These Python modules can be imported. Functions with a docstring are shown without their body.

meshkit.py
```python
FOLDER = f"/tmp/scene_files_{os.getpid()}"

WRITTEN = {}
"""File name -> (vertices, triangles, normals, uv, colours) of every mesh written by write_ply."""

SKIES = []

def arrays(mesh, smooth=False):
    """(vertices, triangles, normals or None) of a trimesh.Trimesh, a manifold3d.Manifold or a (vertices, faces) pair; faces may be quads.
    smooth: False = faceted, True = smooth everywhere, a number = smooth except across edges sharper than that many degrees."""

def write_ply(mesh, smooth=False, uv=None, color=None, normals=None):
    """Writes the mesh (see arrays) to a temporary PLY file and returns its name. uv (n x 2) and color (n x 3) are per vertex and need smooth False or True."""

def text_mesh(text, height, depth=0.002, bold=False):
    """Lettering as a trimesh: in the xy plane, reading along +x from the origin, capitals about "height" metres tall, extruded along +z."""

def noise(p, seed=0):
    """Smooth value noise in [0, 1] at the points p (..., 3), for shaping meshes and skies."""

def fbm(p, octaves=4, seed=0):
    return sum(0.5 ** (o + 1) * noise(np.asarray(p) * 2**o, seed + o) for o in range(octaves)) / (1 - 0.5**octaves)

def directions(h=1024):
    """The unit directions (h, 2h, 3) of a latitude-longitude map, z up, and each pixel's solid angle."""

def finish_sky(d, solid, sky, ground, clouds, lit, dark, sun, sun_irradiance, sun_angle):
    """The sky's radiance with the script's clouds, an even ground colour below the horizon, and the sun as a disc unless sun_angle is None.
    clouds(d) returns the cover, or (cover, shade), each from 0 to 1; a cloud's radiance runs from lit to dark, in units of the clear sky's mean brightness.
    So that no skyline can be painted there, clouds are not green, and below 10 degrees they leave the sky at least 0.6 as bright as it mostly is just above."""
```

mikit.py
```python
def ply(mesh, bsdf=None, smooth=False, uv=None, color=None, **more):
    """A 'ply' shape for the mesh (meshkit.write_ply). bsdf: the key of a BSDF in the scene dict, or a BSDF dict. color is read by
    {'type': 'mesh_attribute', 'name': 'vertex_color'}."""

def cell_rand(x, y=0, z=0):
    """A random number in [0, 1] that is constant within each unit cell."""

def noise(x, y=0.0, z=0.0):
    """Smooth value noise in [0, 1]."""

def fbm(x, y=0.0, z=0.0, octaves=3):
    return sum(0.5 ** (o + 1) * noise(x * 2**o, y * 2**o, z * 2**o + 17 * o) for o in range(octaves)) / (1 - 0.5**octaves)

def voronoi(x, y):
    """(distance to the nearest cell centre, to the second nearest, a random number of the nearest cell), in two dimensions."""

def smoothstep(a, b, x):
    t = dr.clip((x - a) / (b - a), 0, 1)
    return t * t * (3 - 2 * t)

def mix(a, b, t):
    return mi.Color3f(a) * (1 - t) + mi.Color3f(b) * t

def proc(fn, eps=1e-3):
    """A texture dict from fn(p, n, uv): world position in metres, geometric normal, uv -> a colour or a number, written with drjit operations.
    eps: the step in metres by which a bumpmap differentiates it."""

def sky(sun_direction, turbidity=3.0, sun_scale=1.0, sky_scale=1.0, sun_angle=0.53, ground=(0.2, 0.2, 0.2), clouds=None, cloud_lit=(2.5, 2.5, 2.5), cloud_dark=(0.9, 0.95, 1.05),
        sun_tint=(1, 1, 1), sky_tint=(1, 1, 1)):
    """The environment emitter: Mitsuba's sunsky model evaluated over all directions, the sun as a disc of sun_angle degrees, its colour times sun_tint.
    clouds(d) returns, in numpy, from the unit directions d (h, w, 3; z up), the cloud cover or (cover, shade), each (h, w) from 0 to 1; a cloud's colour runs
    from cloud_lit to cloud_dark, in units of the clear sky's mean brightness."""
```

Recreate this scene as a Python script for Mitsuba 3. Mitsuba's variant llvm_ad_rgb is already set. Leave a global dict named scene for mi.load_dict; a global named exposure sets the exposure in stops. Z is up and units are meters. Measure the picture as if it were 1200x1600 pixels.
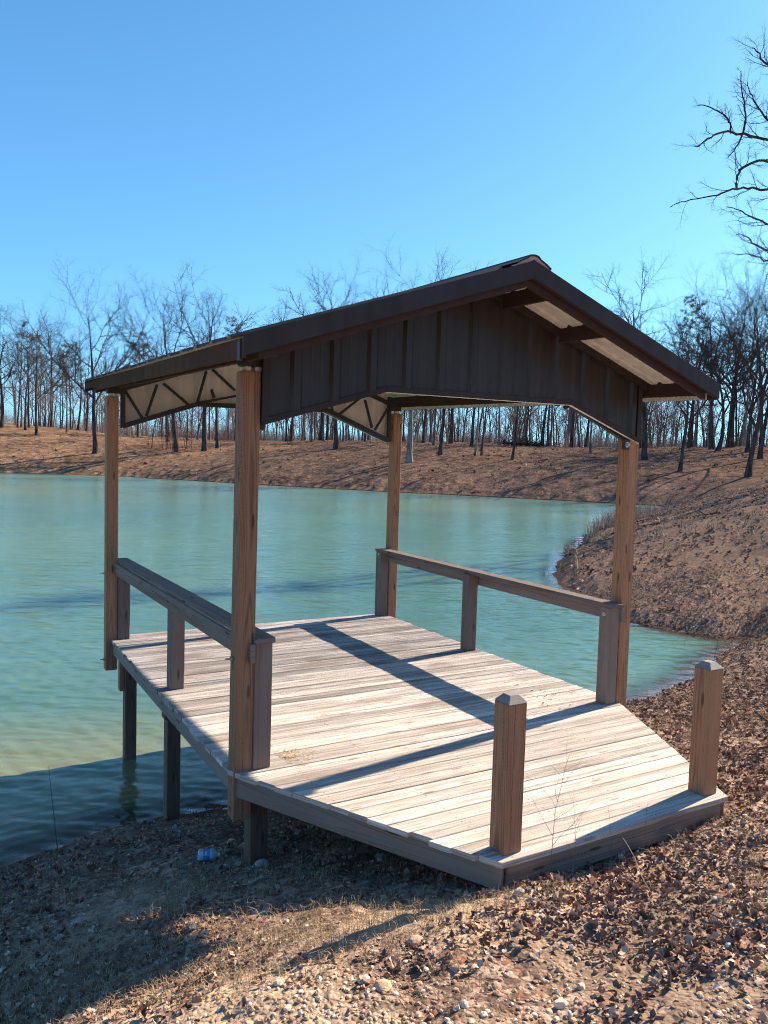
import math, random, numpy as np, trimesh, drjit as dr, mitsuba as mi, mikit, meshkit
from manifold3d import Manifold

T = mi.ScalarTransform4f
scene, labels = {}, {}

# ------------------------------------------------------------------ camera, sky, exposure
YAW, PITCH, ROLL = 0.5231, 0.0663, 0.0286
EYE = np.array([-1.868, -5.402, 2.3265])
FWD = np.array([math.sin(YAW) * math.cos(PITCH), math.cos(YAW) * math.cos(PITCH), -math.sin(PITCH)])
R0 = np.array([math.cos(YAW), -math.sin(YAW), 0.0])
UP = -math.sin(ROLL) * R0 + math.cos(ROLL) * np.cross(R0, FWD)
scene['camera'] = {'type': 'perspective', 'fov': math.degrees(2 * math.atan(600 / 1210.9)), 'fov_axis': 'x', 'near_clip': 0.05, 'far_clip': 6000.0,
                   'to_world': T().look_at(origin=EYE.tolist(), target=(EYE + FWD).tolist(), up=UP.tolist())}
SUN = np.array([0.989, 0.146, 0.70])
scene['sky'] = mikit.sky(SUN.tolist(), turbidity=2.6, sun_scale=2.1, sky_scale=1.32, sun_tint=(0.98, 0.99, 1.05), sky_tint=(0.59, 1.03, 1.25), ground=(0.16, 0.12, 0.09))
exposure = 2.1

rng = np.random.default_rng(11)
WATER = -1.5

# ------------------------------------------------------------------ helpers
def smooth01(a, b, x):
    t = np.clip((x - a) / (b - a), 0, 1)
    return t * t * (3 - 2 * t)

def key_for(name):
    if name not in scene and name not in labels:
        return name
    i = 1
    while f'{name}_{i:03d}' in scene or f'{name}_{i:03d}' in labels:
        i += 1
    return f'{name}_{i:03d}'

NEXT = {}
def numbered(name):
    i = NEXT.get(name, 0)
    NEXT[name] = i + 1
    return name if i == 0 else f'{name}_{i:03d}'

def put(name, shape):
    k = numbered(name)
    scene[k] = shape
    return k

def tag(key, label=None, category=None, group=None, kind=None):
    d = {}
    if label: d['label'] = label
    if category: d['category'] = category
    if group: d['group'] = group
    if kind: d['kind'] = kind
    labels[key] = d

def thing(name, label, category, group=None):
    k = numbered(name)
    tag(k, label, category, group)
    return k

PIECE = [0]
def unshared(mesh, axis=None, origin=(0, 0, 0)):
    """Faceted copy with uv: u along the grain in metres, v across it plus 10 per piece (so that a wood texture can tell the pieces apart)."""
    tri = np.asarray(mesh.triangles)
    n = np.asarray(mesh.face_normals)
    v = tri.reshape(-1, 3)
    f = np.arange(len(v)).reshape(-1, 3)
    a = np.asarray(axis if axis is not None else (0, 0, 1), float)
    a = a / np.linalg.norm(a)
    b = np.cross(a, [0.0, 0.0, 1.0]) if abs(a[2]) < 0.9 else np.array([1.0, 0, 0])
    b /= np.linalg.norm(b)
    c = np.cross(a, b)
    PIECE[0] += 1
    rel = v - np.asarray(mesh.bounds).mean(0)
    nb, nc, na = np.abs(n @ b), np.abs(n @ c), np.abs(n @ a)
    across = np.where(np.repeat(nb >= nc, 3), rel @ c + 0.31, rel @ b)
    end = np.repeat((na > nb) & (na > nc), 3)
    u = np.where(end, (rel @ b) * 0.2, rel @ a) + (PIECE[0] * 7.31) % 50
    w = np.where(end, rel @ c, across) + 5 + 10.0 * PIECE[0]
    return v, f, np.stack([u, w], 1)

def wood(mesh, bsdf, axis, origin=(0, 0, 0)):
    v, f, uv = unshared(mesh, axis, origin)
    return mikit.ply((v, f), bsdf, uv=uv)

def chamfer_box(sx, sy, sz, c=0.005):
    p = []
    for a in (-1, 1):
        for b in (-1, 1):
            for d in (-1, 1):
                x, y, z = a * sx / 2, b * sy / 2, d * sz / 2
                p += [(x - a * c, y - b * c, z), (x - a * c, y, z - d * c), (x, y - b * c, z - d * c)]
    return trimesh.convex.convex_hull(np.array(p))

def box(x0, x1, y0, y1, z0, z1, c=0.005):
    m = chamfer_box(x1 - x0, y1 - y0, z1 - z0, min(c, 0.3 * min(x1 - x0, y1 - y0, z1 - z0)))
    m.apply_translation([(x0 + x1) / 2, (y0 + y1) / 2, (z0 + z1) / 2])
    return m

def bar(p0, p1, w, h, up=(0, 0, 1), c=0.004):
    """A board from p0 to p1, w across and h along 'up'."""
    p0, p1 = np.asarray(p0, float), np.asarray(p1, float)
    L = np.linalg.norm(p1 - p0)
    x = (p1 - p0) / L
    y = np.cross(up, x); y /= np.linalg.norm(y)
    z = np.cross(x, y)
    m = chamfer_box(L, w, h, min(c, 0.3 * min(w, h)))
    M = np.eye(4)
    M[:3, 0], M[:3, 1], M[:3, 2], M[:3, 3] = x, y, z, (p0 + p1) / 2
    m.apply_transform(M)
    return m

def cyl(p0, p1, r, n=10):
    return trimesh.creation.cylinder(radius=r, segment=[p0, p1], sections=n)

def hull(pts):
    return trimesh.convex.convex_hull(np.array(pts, float))

def tubes(lines, sides):
    """One mesh of many polylines [(points, radii)], grouped by length."""
    groups, V, F, at = {}, [], [], 0
    for p, r in lines:
        groups.setdefault(len(p), []).append((p, r))
    ang = np.arange(sides) * 2 * math.pi / sides
    for n, items in groups.items():
        P = np.array([i[0] for i in items], float)
        R = np.array([i[1] for i in items], float)
        t = np.gradient(P, axis=1)
        t /= np.linalg.norm(t, axis=2, keepdims=True) + 1e-12
        t0 = t.mean(1, keepdims=True)
        ref = np.where(np.abs(t0[..., 2:]) < 0.8, [0, 0, 1.0], [1.0, 0, 0])
        a = np.cross(t, ref); a /= np.linalg.norm(a, axis=2, keepdims=True) + 1e-12
        b = np.cross(t, a)
        v = P[:, :, None] + R[:, :, None, None] * (np.cos(ang)[:, None] * a[:, :, None] + np.sin(ang)[:, None] * b[:, :, None])
        i, j = np.meshgrid(np.arange(n - 1), np.arange(sides), indexing='ij')
        q = np.stack([i * sides + j, i * sides + (j + 1) % sides, (i + 1) * sides + (j + 1) % sides, (i + 1) * sides + j], -1).reshape(-1, 4)
        q = np.vstack([q[:, [0, 1, 2]], q[:, [0, 2, 3]]])
        k = len(items)
        F.append((q[None] + (at + np.arange(k) * n * sides)[:, None, None]).reshape(-1, 3))
        V.append(v.reshape(-1, 3))
        at += k * n * sides
    return np.vstack(V), np.vstack(F)

# ------------------------------------------------------------------ materials
def bsdf(name, color, rough=0.7, spec=0.3, bump=None, metallic=0.0, eps=1e-3, **more):
    b = {'type': 'principled', 'base_color': color if isinstance(color, dict) else {'type': 'rgb', 'value': list(color)}, 'roughness': rough, 'specular': spec, 'metallic': metallic, **more}
    if bump is not None:
        b = {'type': 'bumpmap', 'arbitrary': mikit.proc(bump, eps), 'scale': 1.0, 'bsdf': b}
    scene[name] = {'type': 'twosided', 'bsdf': b}
    return name

N, FB, MIX, SS = mikit.noise, mikit.fbm, mikit.mix, mikit.smoothstep

def wood_fields(uv):
    u, v = uv.x, uv.y
    k = dr.floor(v / 10)
    rnd, rnd2 = mikit.cell_rand(k, 3, 1), mikit.cell_rand(k, 5, 2)
    lv = v - 10 * k
    lc = lv - 5 - dr.select(lv > 5.155, 0.31, 0.0) + 0.03 * (rnd - 0.5) + 0.03 * (N(u * 0.8, k, 2) - 0.5)
    q = lc * lc * 75 + (0.10 + 0.12 * rnd2) * u + 0.28 * N(u * 1.1, lv * 7, k) + 0.05 * N(u * 5, lv * 30, k)
    rings = 0.5 + 0.5 * dr.sin(q * 62)
    rings = rings * rings * (0.35 + 0.9 * N(u * 0.7, lv * 11, k + 4))
    fine = FB(u * 6, lv * 260, k)
    broad = N(u * 1.3, lv * 26, k + 9)
    cu, cv = u * 1.7, lv * 8 + k * 3
    d1, d2, kr = mikit.voronoi(cu, cv)
    knot = (1 - SS(0.05, 0.13, d1)) * dr.select(kr > 0.6, 1.0, 0.0)
    return rnd, rnd2, rings, fine, broad, knot

def wood_color(light, dark, grey, tone, weather, knotc=(0.05, 0.032, 0.022)):
    def fn(p, n, uv):
        rnd, rnd2, rings, fine, broad, knot = wood_fields(uv)
        c = MIX(dark, light, dr.clip(1.0 - 0.75 * rings + 0.8 * (fine - 0.5) + 0.45 * (broad - 0.5), 0, 1))
        c = MIX(c, grey, dr.clip(weather * (0.35 + 0.8 * broad + 0.5 * (rnd2 - 0.5)), 0, 1))
        c = c * (1 - tone + 2 * tone * rnd)
        lc = uv.y - 10 * dr.floor(uv.y / 10) - 5
        lc = lc - dr.select(lc > 0.155, 0.31, 0.0)
        wob = 0.05 * (rnd2 - 0.5) + 0.022 * (N(uv.x * 1.6, rnd * 90) - 0.5) + 0.004 * (N(uv.x * 22, rnd * 50) - 0.5)
        crack = (1 - SS(0.0006, 0.0028, dr.abs(lc - wob))) * SS(0.42, 0.6, N(uv.x * 0.9, rnd * 40, 3.0))
        return MIX(MIX(c, knotc, 0.8 * knot), (0.03, 0.02, 0.016), 0.85 * crack)
    return mikit.proc(fn)

def wood_bump(depth):
    def fn(p, n, uv):
        rnd, rnd2, rings, fine, broad, knot = wood_fields(uv)
        return depth * (0.7 * fine - 0.2 * rings + 0.3 * broad)
    return fn

bsdf('post_wood', wood_color((0.40, 0.21, 0.115), (0.17, 0.074, 0.042), (0.25, 0.165, 0.115), 0.24, 0.28), 0.75, 0.25, wood_bump(0.0012), eps=4e-4)
bsdf('rail_wood', wood_color((0.20, 0.135, 0.10), (0.075, 0.048, 0.036), (0.175, 0.155, 0.148), 0.18, 0.75), 0.85, 0.2, wood_bump(0.002), eps=4e-4)
bsdf('rim_wood', wood_color((0.22, 0.17, 0.135), (0.10, 0.075, 0.06), (0.21, 0.185, 0.165), 0.14, 0.7), 0.85, 0.2, wood_bump(0.002), eps=4e-4)
bsdf('pile_wood', wood_color((0.19, 0.125, 0.085), (0.08, 0.05, 0.036), (0.15, 0.115, 0.09), 0.1, 0.5), 0.85, 0.2, wood_bump(0.002), eps=4e-4)

def deck_color(p, n, uv):
    rnd, rnd2, rings, fine, broad, knot = wood_fields(uv)
    lv = uv.y - 10 * dr.floor(uv.y / 10)
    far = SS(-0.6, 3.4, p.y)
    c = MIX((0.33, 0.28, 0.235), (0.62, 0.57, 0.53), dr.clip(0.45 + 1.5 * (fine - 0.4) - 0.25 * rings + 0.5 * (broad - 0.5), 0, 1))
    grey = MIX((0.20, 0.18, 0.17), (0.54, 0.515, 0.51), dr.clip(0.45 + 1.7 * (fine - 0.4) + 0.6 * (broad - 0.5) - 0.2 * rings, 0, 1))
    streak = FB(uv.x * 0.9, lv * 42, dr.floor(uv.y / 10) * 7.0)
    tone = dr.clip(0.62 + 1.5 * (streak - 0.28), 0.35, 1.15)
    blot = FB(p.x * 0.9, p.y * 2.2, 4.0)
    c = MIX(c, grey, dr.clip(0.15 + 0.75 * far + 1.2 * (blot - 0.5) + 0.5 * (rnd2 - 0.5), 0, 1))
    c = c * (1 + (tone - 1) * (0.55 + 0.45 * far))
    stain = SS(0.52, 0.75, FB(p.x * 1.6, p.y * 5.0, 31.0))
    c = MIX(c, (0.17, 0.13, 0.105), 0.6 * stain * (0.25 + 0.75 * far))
    c = c * (0.70 + 0.48 * rnd)
    # rows of rusted nail heads over the joists
    jx = (p.x - 0.45) / 0.616
    jd = dr.abs(jx - dr.floor(jx + 0.5)) * 0.616
    by = (p.y + 1.984) / 0.14336
    bd = dr.abs(dr.abs(by - dr.floor(by) - 0.5) - 0.27) * 0.14336
    nail = 1 - SS(0.003, 0.009, dr.sqrt(jd * jd + bd * bd))
    c = MIX(c, (0.07, 0.05, 0.04), 0.8 * nail)
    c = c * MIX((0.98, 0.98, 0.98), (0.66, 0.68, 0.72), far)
    return MIX(c, (0.16, 0.11, 0.075), 0.65 * knot)
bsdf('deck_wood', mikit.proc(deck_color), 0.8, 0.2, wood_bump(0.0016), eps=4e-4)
bsdf('cap_wood', wood_color((0.2, 0.18, 0.16), (0.07, 0.062, 0.06), (0.26, 0.25, 0.245), 0.1, 0.8), 0.85, 0.2, wood_bump(0.003), eps=4e-4)

def metal_color(base):
    def fn(p, n, uv):
        d = FB(p.x * 1.3, p.y * 1.3, p.z * 0.7)
        s = N(p.x * 22, p.y * 22, p.z * 0.9)
        return MIX(base, (base[0] * 1.7 + 0.012, base[1] * 1.7 + 0.011, base[2] * 1.7 + 0.01), dr.clip(0.9 * d * s + 0.25 * (d - 0.4), 0, 1))
    return mikit.proc(fn)
bsdf('brown_metal', metal_color((0.017, 0.0145, 0.0145)), 0.45, 0.35)
bsdf('eave_paint', metal_color((0.07, 0.043, 0.03)), 0.8, 0.0)
bsdf('brown_trim', metal_color((0.026, 0.0195, 0.019)), 0.55, 0.2)
bsdf('pale_metal', metal_color((0.47, 0.465, 0.45)), 0.5, 0.4)
bsdf('black_steel', (0.018, 0.017, 0.017), 0.5, 0.4)
bsdf('bolt_metal', (0.5, 0.5, 0.5), 0.4, 0.5, metallic=1.0)
bsdf('rust_brown', wood_color((0.05, 0.025, 0.021), (0.028, 0.014, 0.012), (0.045, 0.03, 0.026), 0.1, 0.4), 0.75, 0.2)

# ------------------------------------------------------------------ terrain
SHORE = np.array([(-60, -30), (-30, -12), (-12, -3), (-5, 0.8), (-2.4, 1.9), (-1.41, 2.24), (-1.07, 2.36), (-0.6, 2.45), (-0.3, 2.6), (0.15, 2.55), (0.78, 2.6), (2.5, 2.75), (4.5, 2.95), (6.4, 3.2), (7.82, 3.33),
                  (8.48, 3.41), (9.1, 3.6), (10.1, 3.86), (11.67, 4.6), (13.3, 5.25), (14.1, 5.45), (14.15, 5.62), (13.5, 5.8), (13.3, 6.3), (13.14, 7.0), (12.94, 7.93), (13.4, 9.8), (15.3, 12.8), (16.9, 15.0), (19.06, 17), (21.4, 19.4), (25.1, 22.5), (28.9, 25.7),
                  (34, 28.8), (42.4, 34.2), (50, 39.5), (57, 44.3), (61, 47), (62, 49), (60.7, 52), (58.5, 57), (55.5, 62.3), (51, 70), (46, 77.6), (41, 87), (36.4, 96.7), (31, 110), (25, 124.5), (16, 134), (7, 140), (-10, 147), (-40, 150), (-80, 140), (-110, 90), (-110, 10)], float)
SEG_A, SEG_B = SHORE, np.roll(SHORE, -1, axis=0)
import shapely
POND = shapely.Polygon(SHORE)

def shore_distance(x, y):
    """Metres to the waterline, negative over the water."""
    x, y = np.asarray(x, float).ravel(), np.asarray(y, float).ravel()
    best = np.full(len(x), 1e18)
    for a, b in zip(SEG_A, SEG_B):
        d = b - a
        t = np.clip(((x - a[0]) * d[0] + (y - a[1]) * d[1]) / (d @ d), 0, 1)
        best = np.minimum(best, (x - a[0] - t * d[0]) ** 2 + (y - a[1] - t * d[1]) ** 2)
    inside = shapely.contains_xy(POND, x, y)
    return np.where(inside, -1, 1) * np.sqrt(best)

def ground_height(x, y, detail=True):
    x, y = np.asarray(x, float), np.asarray(y, float)
    shape = x.shape
    x, y = x.ravel(), y.ravel()
    p = np.stack([x, y, np.zeros_like(x)], 1)
    near = np.hypot(x + 1.9, y + 5.4)
    wob = (meshkit.fbm(p * 0.9, 3, 5) - 0.5) * 0.35 + (meshkit.fbm(p * 0.12, 2, 6) - 0.5) * np.clip((near - 12) / 30, 0, 1) * 2.0
    d = shore_distance(x, y) + wob
    left = smooth01(70, 120, y) * smooth01(60, 10, x)
    H = 8.0 + 4.0 * left + 1.2 * smooth01(20, 60, x) * smooth01(70, 20, y)
    land = H * (1 - np.exp(-np.maximum(d, 0) / (0.31 ** -1 * H))) + 0.3 * smooth01(0, 0.7, d) * smooth01(10, 40, near)
    bed = -1.45 * np.tanh(np.maximum(-d, 0) * 0.25 / 1.45)
    z = WATER + np.where(d > 0, land, bed)
    amp = smooth01(0, 3, np.abs(d))
    z = z + 0.13 * np.exp(-((x + 0.3) / 1.0) ** 2 - ((y + 2.35) / 0.55) ** 2)
    z = z + (meshkit.fbm(p * 0.16, 3, 1) - 0.5) * 0.55 * amp * smooth01(4, 25, near) + (meshkit.fbm(p * 0.035, 3, 2) - 0.5) * 2.2 * smooth01(6, 40, d)
    if detail:
        z = z + (meshkit.fbm(p * 1.7, 3, 3) - 0.5) * 0.11 * smooth01(0, 0.8, np.abs(d)) + (meshkit.fbm(p * 9.0, 2, 4) - 0.5) * 0.045 * smooth01(26, 10, near) * smooth01(-0.1, 0.3, d)
    return z.reshape(shape)
# END OF TERRAIN

def ground_color(p, n, uv):
    a, b, r = mikit.voronoi(p.x * 37 + 2 * N(p.x * 20, p.y * 20), p.y * 37)
    a2, b2, r2 = mikit.voronoi(p.x * 11 + 3, p.y * 11)
    f = FB(p.x * 60, p.y * 60, p.z * 20)
    leaf = MIX((0.092, 0.064, 0.052), (0.30, 0.222, 0.175), dr.clip(1.15 * r * r + 0.35 * (f - 0.4), 0, 1))
    leaf = MIX(leaf, (0.43, 0.33, 0.27), dr.select(r2 > 0.86, 0.55, 0.0))
    leaf = MIX(leaf, (0.24, 0.09, 0.05), dr.select((r > 0.55) & (r < 0.62), 0.6, 0.0))
    grass = MIX((0.12, 0.088, 0.066), (0.30, 0.228, 0.17), FB(p.x * 26, p.y * 9, 2.0))
    dirt = MIX((0.31, 0.215, 0.145), (0.56, 0.44, 0.325), dr.clip(FB(p.x * 14, p.y * 14, 7.0) * 0.7 + 0.5 * r - 0.1, 0, 1))
    m1 = FB(p.x * 0.55, p.y * 0.55, 3.0)
    m2 = FB(p.x * 0.9 + 40, p.y * 0.9, 8.0)
    m3 = FB(p.x * 0.045, p.y * 0.045, 5.0)
    c = MIX(leaf, grass, SS(0.46, 0.64, m1) * 0.7)
    near = 1 - SS(-1.6, 1.0, p.y) 
    c = MIX(c, dirt, dr.clip(SS(0.44, 0.62, m2) * 0.75 * (0.12 + 0.88 * near), 0, 1))
    left = SS(105, 140, p.y) * (1 - SS(45, 80, p.x))
    c = MIX(c, MIX((0.2, 0.125, 0.08), (0.40, 0.27, 0.17), FB(p.x * 0.5, p.y * 0.16, 1.0)), left * 0.7)
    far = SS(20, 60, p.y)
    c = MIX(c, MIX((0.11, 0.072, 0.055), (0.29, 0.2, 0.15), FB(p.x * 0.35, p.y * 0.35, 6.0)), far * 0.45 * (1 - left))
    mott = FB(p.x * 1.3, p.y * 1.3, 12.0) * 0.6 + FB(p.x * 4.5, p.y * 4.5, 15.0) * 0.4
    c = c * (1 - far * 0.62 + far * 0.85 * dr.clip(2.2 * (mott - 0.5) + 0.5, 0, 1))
    lip = (1 - SS(-1.48, -1.05, p.z)) * SS(15, 40, p.y)
    c = MIX(c, (0.40, 0.21, 0.12), 0.5 * lip)
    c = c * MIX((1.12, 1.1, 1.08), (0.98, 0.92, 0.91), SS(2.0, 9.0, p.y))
    depth = -1.5 - p.z
    wet = 1 - SS(-1.49, -1.40, p.z + 0.06 * (FB(p.x * 2, p.y * 2, 3.0) - 0.5))
    c = c * (1 - 0.45 * wet)
    silt = MIX(MIX((0.10, 0.085, 0.06), (0.27, 0.25, 0.12), SS(0.12, 0.42, depth)), (0.095, 0.18, 0.125), SS(0.4, 1.2, depth))
    return MIX(c, silt, SS(0.0, 0.22, depth) * 0.97)

def ground_bump(p, n, uv):
    a, b, r = mikit.voronoi(p.x * 31, p.y * 31)
    k = SS(-1.6, -1.4, p.z)
    far = SS(20, 60, p.y)
    return k * (0.006 * r + 0.006 * (b - a) + 0.012 * FB(p.x * 34, p.y * 34, 9.0) + 0.02 * FB(p.x * 9, p.y * 9, 2.0) + far * 0.35 * FB(p.x * 1.1, p.y * 1.1, 4.0, 4))

scene['ground_mat'] = {'type': 'twosided', 'bsdf': {'type': 'bumpmap', 'arbitrary': mikit.proc(ground_bump, 4e-3), 'scale': 1.0,
                       'bsdf': {'type': 'diffuse', 'reflectance': mikit.proc(ground_color)}}}

def polar_grid(r0, r1, dr_rel, view_half, da, coarse, centre):
    rings = [r0]
    while rings[-1] < r1:
        rings.append(rings[-1] * (1 + dr_rel))
    rings = np.array(rings)
    head = YAW
    inner = np.arange(-view_half, view_half + 1e-9, da)
    outer = np.linspace(view_half, 2 * math.pi - view_half, coarse + 2)[1:-1] if coarse else np.array([])
    ang = head + np.concatenate([inner, outer])
    R, A = np.meshgrid(rings, ang, indexing='ij')
    x, y = centre[0] + R * np.sin(A), centre[1] + R * np.cos(A)
    nr, na = R.shape
    i, j = np.meshgrid(np.arange(nr - 1), np.arange(na if coarse else na - 1), indexing='ij')
    j2 = (j + 1) % na
    q = np.stack([i * na + j, i * na + j2, (i + 1) * na + j2, (i + 1) * na + j], -1).reshape(-1, 4)
    return x, y, q, R

gx, gy, gq, gR = polar_grid(1.0, 2500, 0.0125, math.radians(36), 0.0034, 70, EYE)
gz = ground_height(gx, gy)
gv = np.stack([gx.ravel(), gy.ravel(), gz.ravel()], 1)
hub = len(gv)
gv = np.vstack([gv, [[EYE[0], EYE[1], float(ground_height(np.array([EYE[0]]), np.array([EYE[1]]))[0])]]])
na = gx.shape[1]
gf = np.vstack([gq[:, [0, 2, 1]], gq[:, [0, 3, 2]], np.stack([np.full(na, hub), (np.arange(na) + 1) % na, np.arange(na)], 1)])
scene['ground'] = mikit.ply((gv, gf), 'ground_mat', smooth=True)
tag('ground', 'leaf-strewn sloping banks of the pond', kind='structure')

# ------------------------------------------------------------------ water
wx, wy, wq, wR = polar_grid(5.5, 175, 0.0048, math.radians(33), 0.0034, 0, EYE)
wz = np.zeros_like(wx)
wrng = np.random.default_rng(5)
gust = meshkit.fbm(np.stack([wx * 0.07, wy * 0.07, 0 * wx], -1), 3, 9)
for lam, amp, n in ((1.35, 0.0004, 8), (0.6, 0.0006, 5), (0.34, 0.0012, 7), (0.2, 0.0011, 8), (0.12, 0.0006, 8)):
    for _ in range(n):
        a = math.radians(wrng.normal(60, 38))
        l = lam * wrng.uniform(0.75, 1.3)
        ph = wrng.uniform(0, 6.28)
        k = 2 * math.pi / l
        fade = np.clip((l / (wR * 0.0052) - 2.2) / 2, 0, 1)
        warp = 0.6 * (meshkit.noise(np.stack([wx / (l * 3), wy / (l * 3), 0 * wx], -1), int(ph * 1000)) - 0.5) * 6.28
        wz += (amp + (0.0016 if lam > 1.2 else 0.0008 if lam > 0.5 else 0.0) * smooth01(18, 60, wR) + (0.7 * amp if lam < 0.5 else 0.0) * smooth01(9, 16, wR)) * fade * np.sin(k * (wx * math.cos(a) + wy * math.sin(a)) + ph + warp) * (0.35 + 1.3 * gust)
wv = np.stack([wx.ravel(), wy.ravel(), WATER + wz.ravel()], 1)
dist = shore_distance(wx, wy).reshape(wx.shape)
keep = (np.stack([dist.ravel()[wq[:, k]] for k in range(4)], 1) < 1.2).any(1)
wq = wq[keep]
used = np.unique(wq)
remap = np.full(len(wv), -1); remap[used] = np.arange(len(used))
wq = remap[wq]
def ripple(p, n, uv):
    w = 0.10 * N(p.x * 0.8, p.y * 0.8, 2.0)
    along, across = 0.82 * p.x - 0.57 * p.y, 0.57 * p.x + 0.82 * p.y
    gust = 0.35 + 1.3 * N(p.x * 0.06, p.y * 0.06, 5.0)
    return 2.0 * gust * (0.009 * FB(along * 3.2 + w, across * 7.5, 1.0, 2) + 0.012 * N(along * 1.1, across * 2.6 + w, 3.0))
def water_color(p, n, uv):
    plume = FB(p.x * 0.10, p.y * 0.10, 3.0, 4)
    fleck = FB((0.82 * p.x - 0.57 * p.y) * 1.6, (0.57 * p.x + 0.82 * p.y) * 5.0, 6.0, 3)
    c = MIX((0.046, 0.108, 0.084), (0.072, 0.142, 0.102), dr.clip(0.5 + 1.6 * (plume - 0.5) + 0.9 * (fleck - 0.5), 0, 1))
    shallow = 1 - SS(3.3, 7.6, p.y + 0.25 * p.x)     # stirred-up silt off the near bank
    return MIX(c, (0.15, 0.16, 0.075), shallow)
# clear towards the shore; the turbid open water hides the bed (the blend follows the distance to the waterline)
def murk(p, n, uv):
    best = mi.Float(1e9)
    for a, b in zip(SEG_A, SEG_B):
        e = b - a
        if abs(a).max() > 200: continue
        t = dr.clip(((p.x - a[0]) * e[0] + (p.y - a[1]) * e[1]) / (e @ e), 0, 1)
        best = dr.minimum(best, dr.square(p.x - a[0] - t * e[0]) + dr.square(p.y - a[1] - t * e[1]))
    return 0.96 * SS(0.0, 0.9, dr.sqrt(best))
scene['water_mat'] = {'type': 'blendbsdf', 'weight': mikit.proc(murk),
    'clear': {'type': 'thindielectric', 'int_ior': 1.33, 'specular_reflectance': {'type': 'rgb', 'value': [0.8, 0.8, 0.8]}},
    'turbid': {'type': 'twosided', 'bsdf': {'type': 'bumpmap', 'arbitrary': mikit.proc(ripple, 6e-3), 'scale': 1.0,
               'bsdf': {'type': 'principled', 'base_color': mikit.proc(water_color), 'roughness': 0.16, 'specular': 0.38}}}}
scene['water'] = mikit.ply((wv[used], np.vstack([wq[:, [0, 2, 1]], wq[:, [0, 3, 2]]])), 'water_mat', smooth=True)
tag('water', 'green-blue rippled pond water', kind='structure')

# ------------------------------------------------------------------ covered dock
DOCK = thing('covered_dock', 'weathered wooden dock on posts at the pond edge under a brown metal gable roof', 'dock')
def part(name, shape, label=None):
    k = put(f'{DOCK}__{name}', shape)
    if label:
        tag(k, label)
    return k

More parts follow.
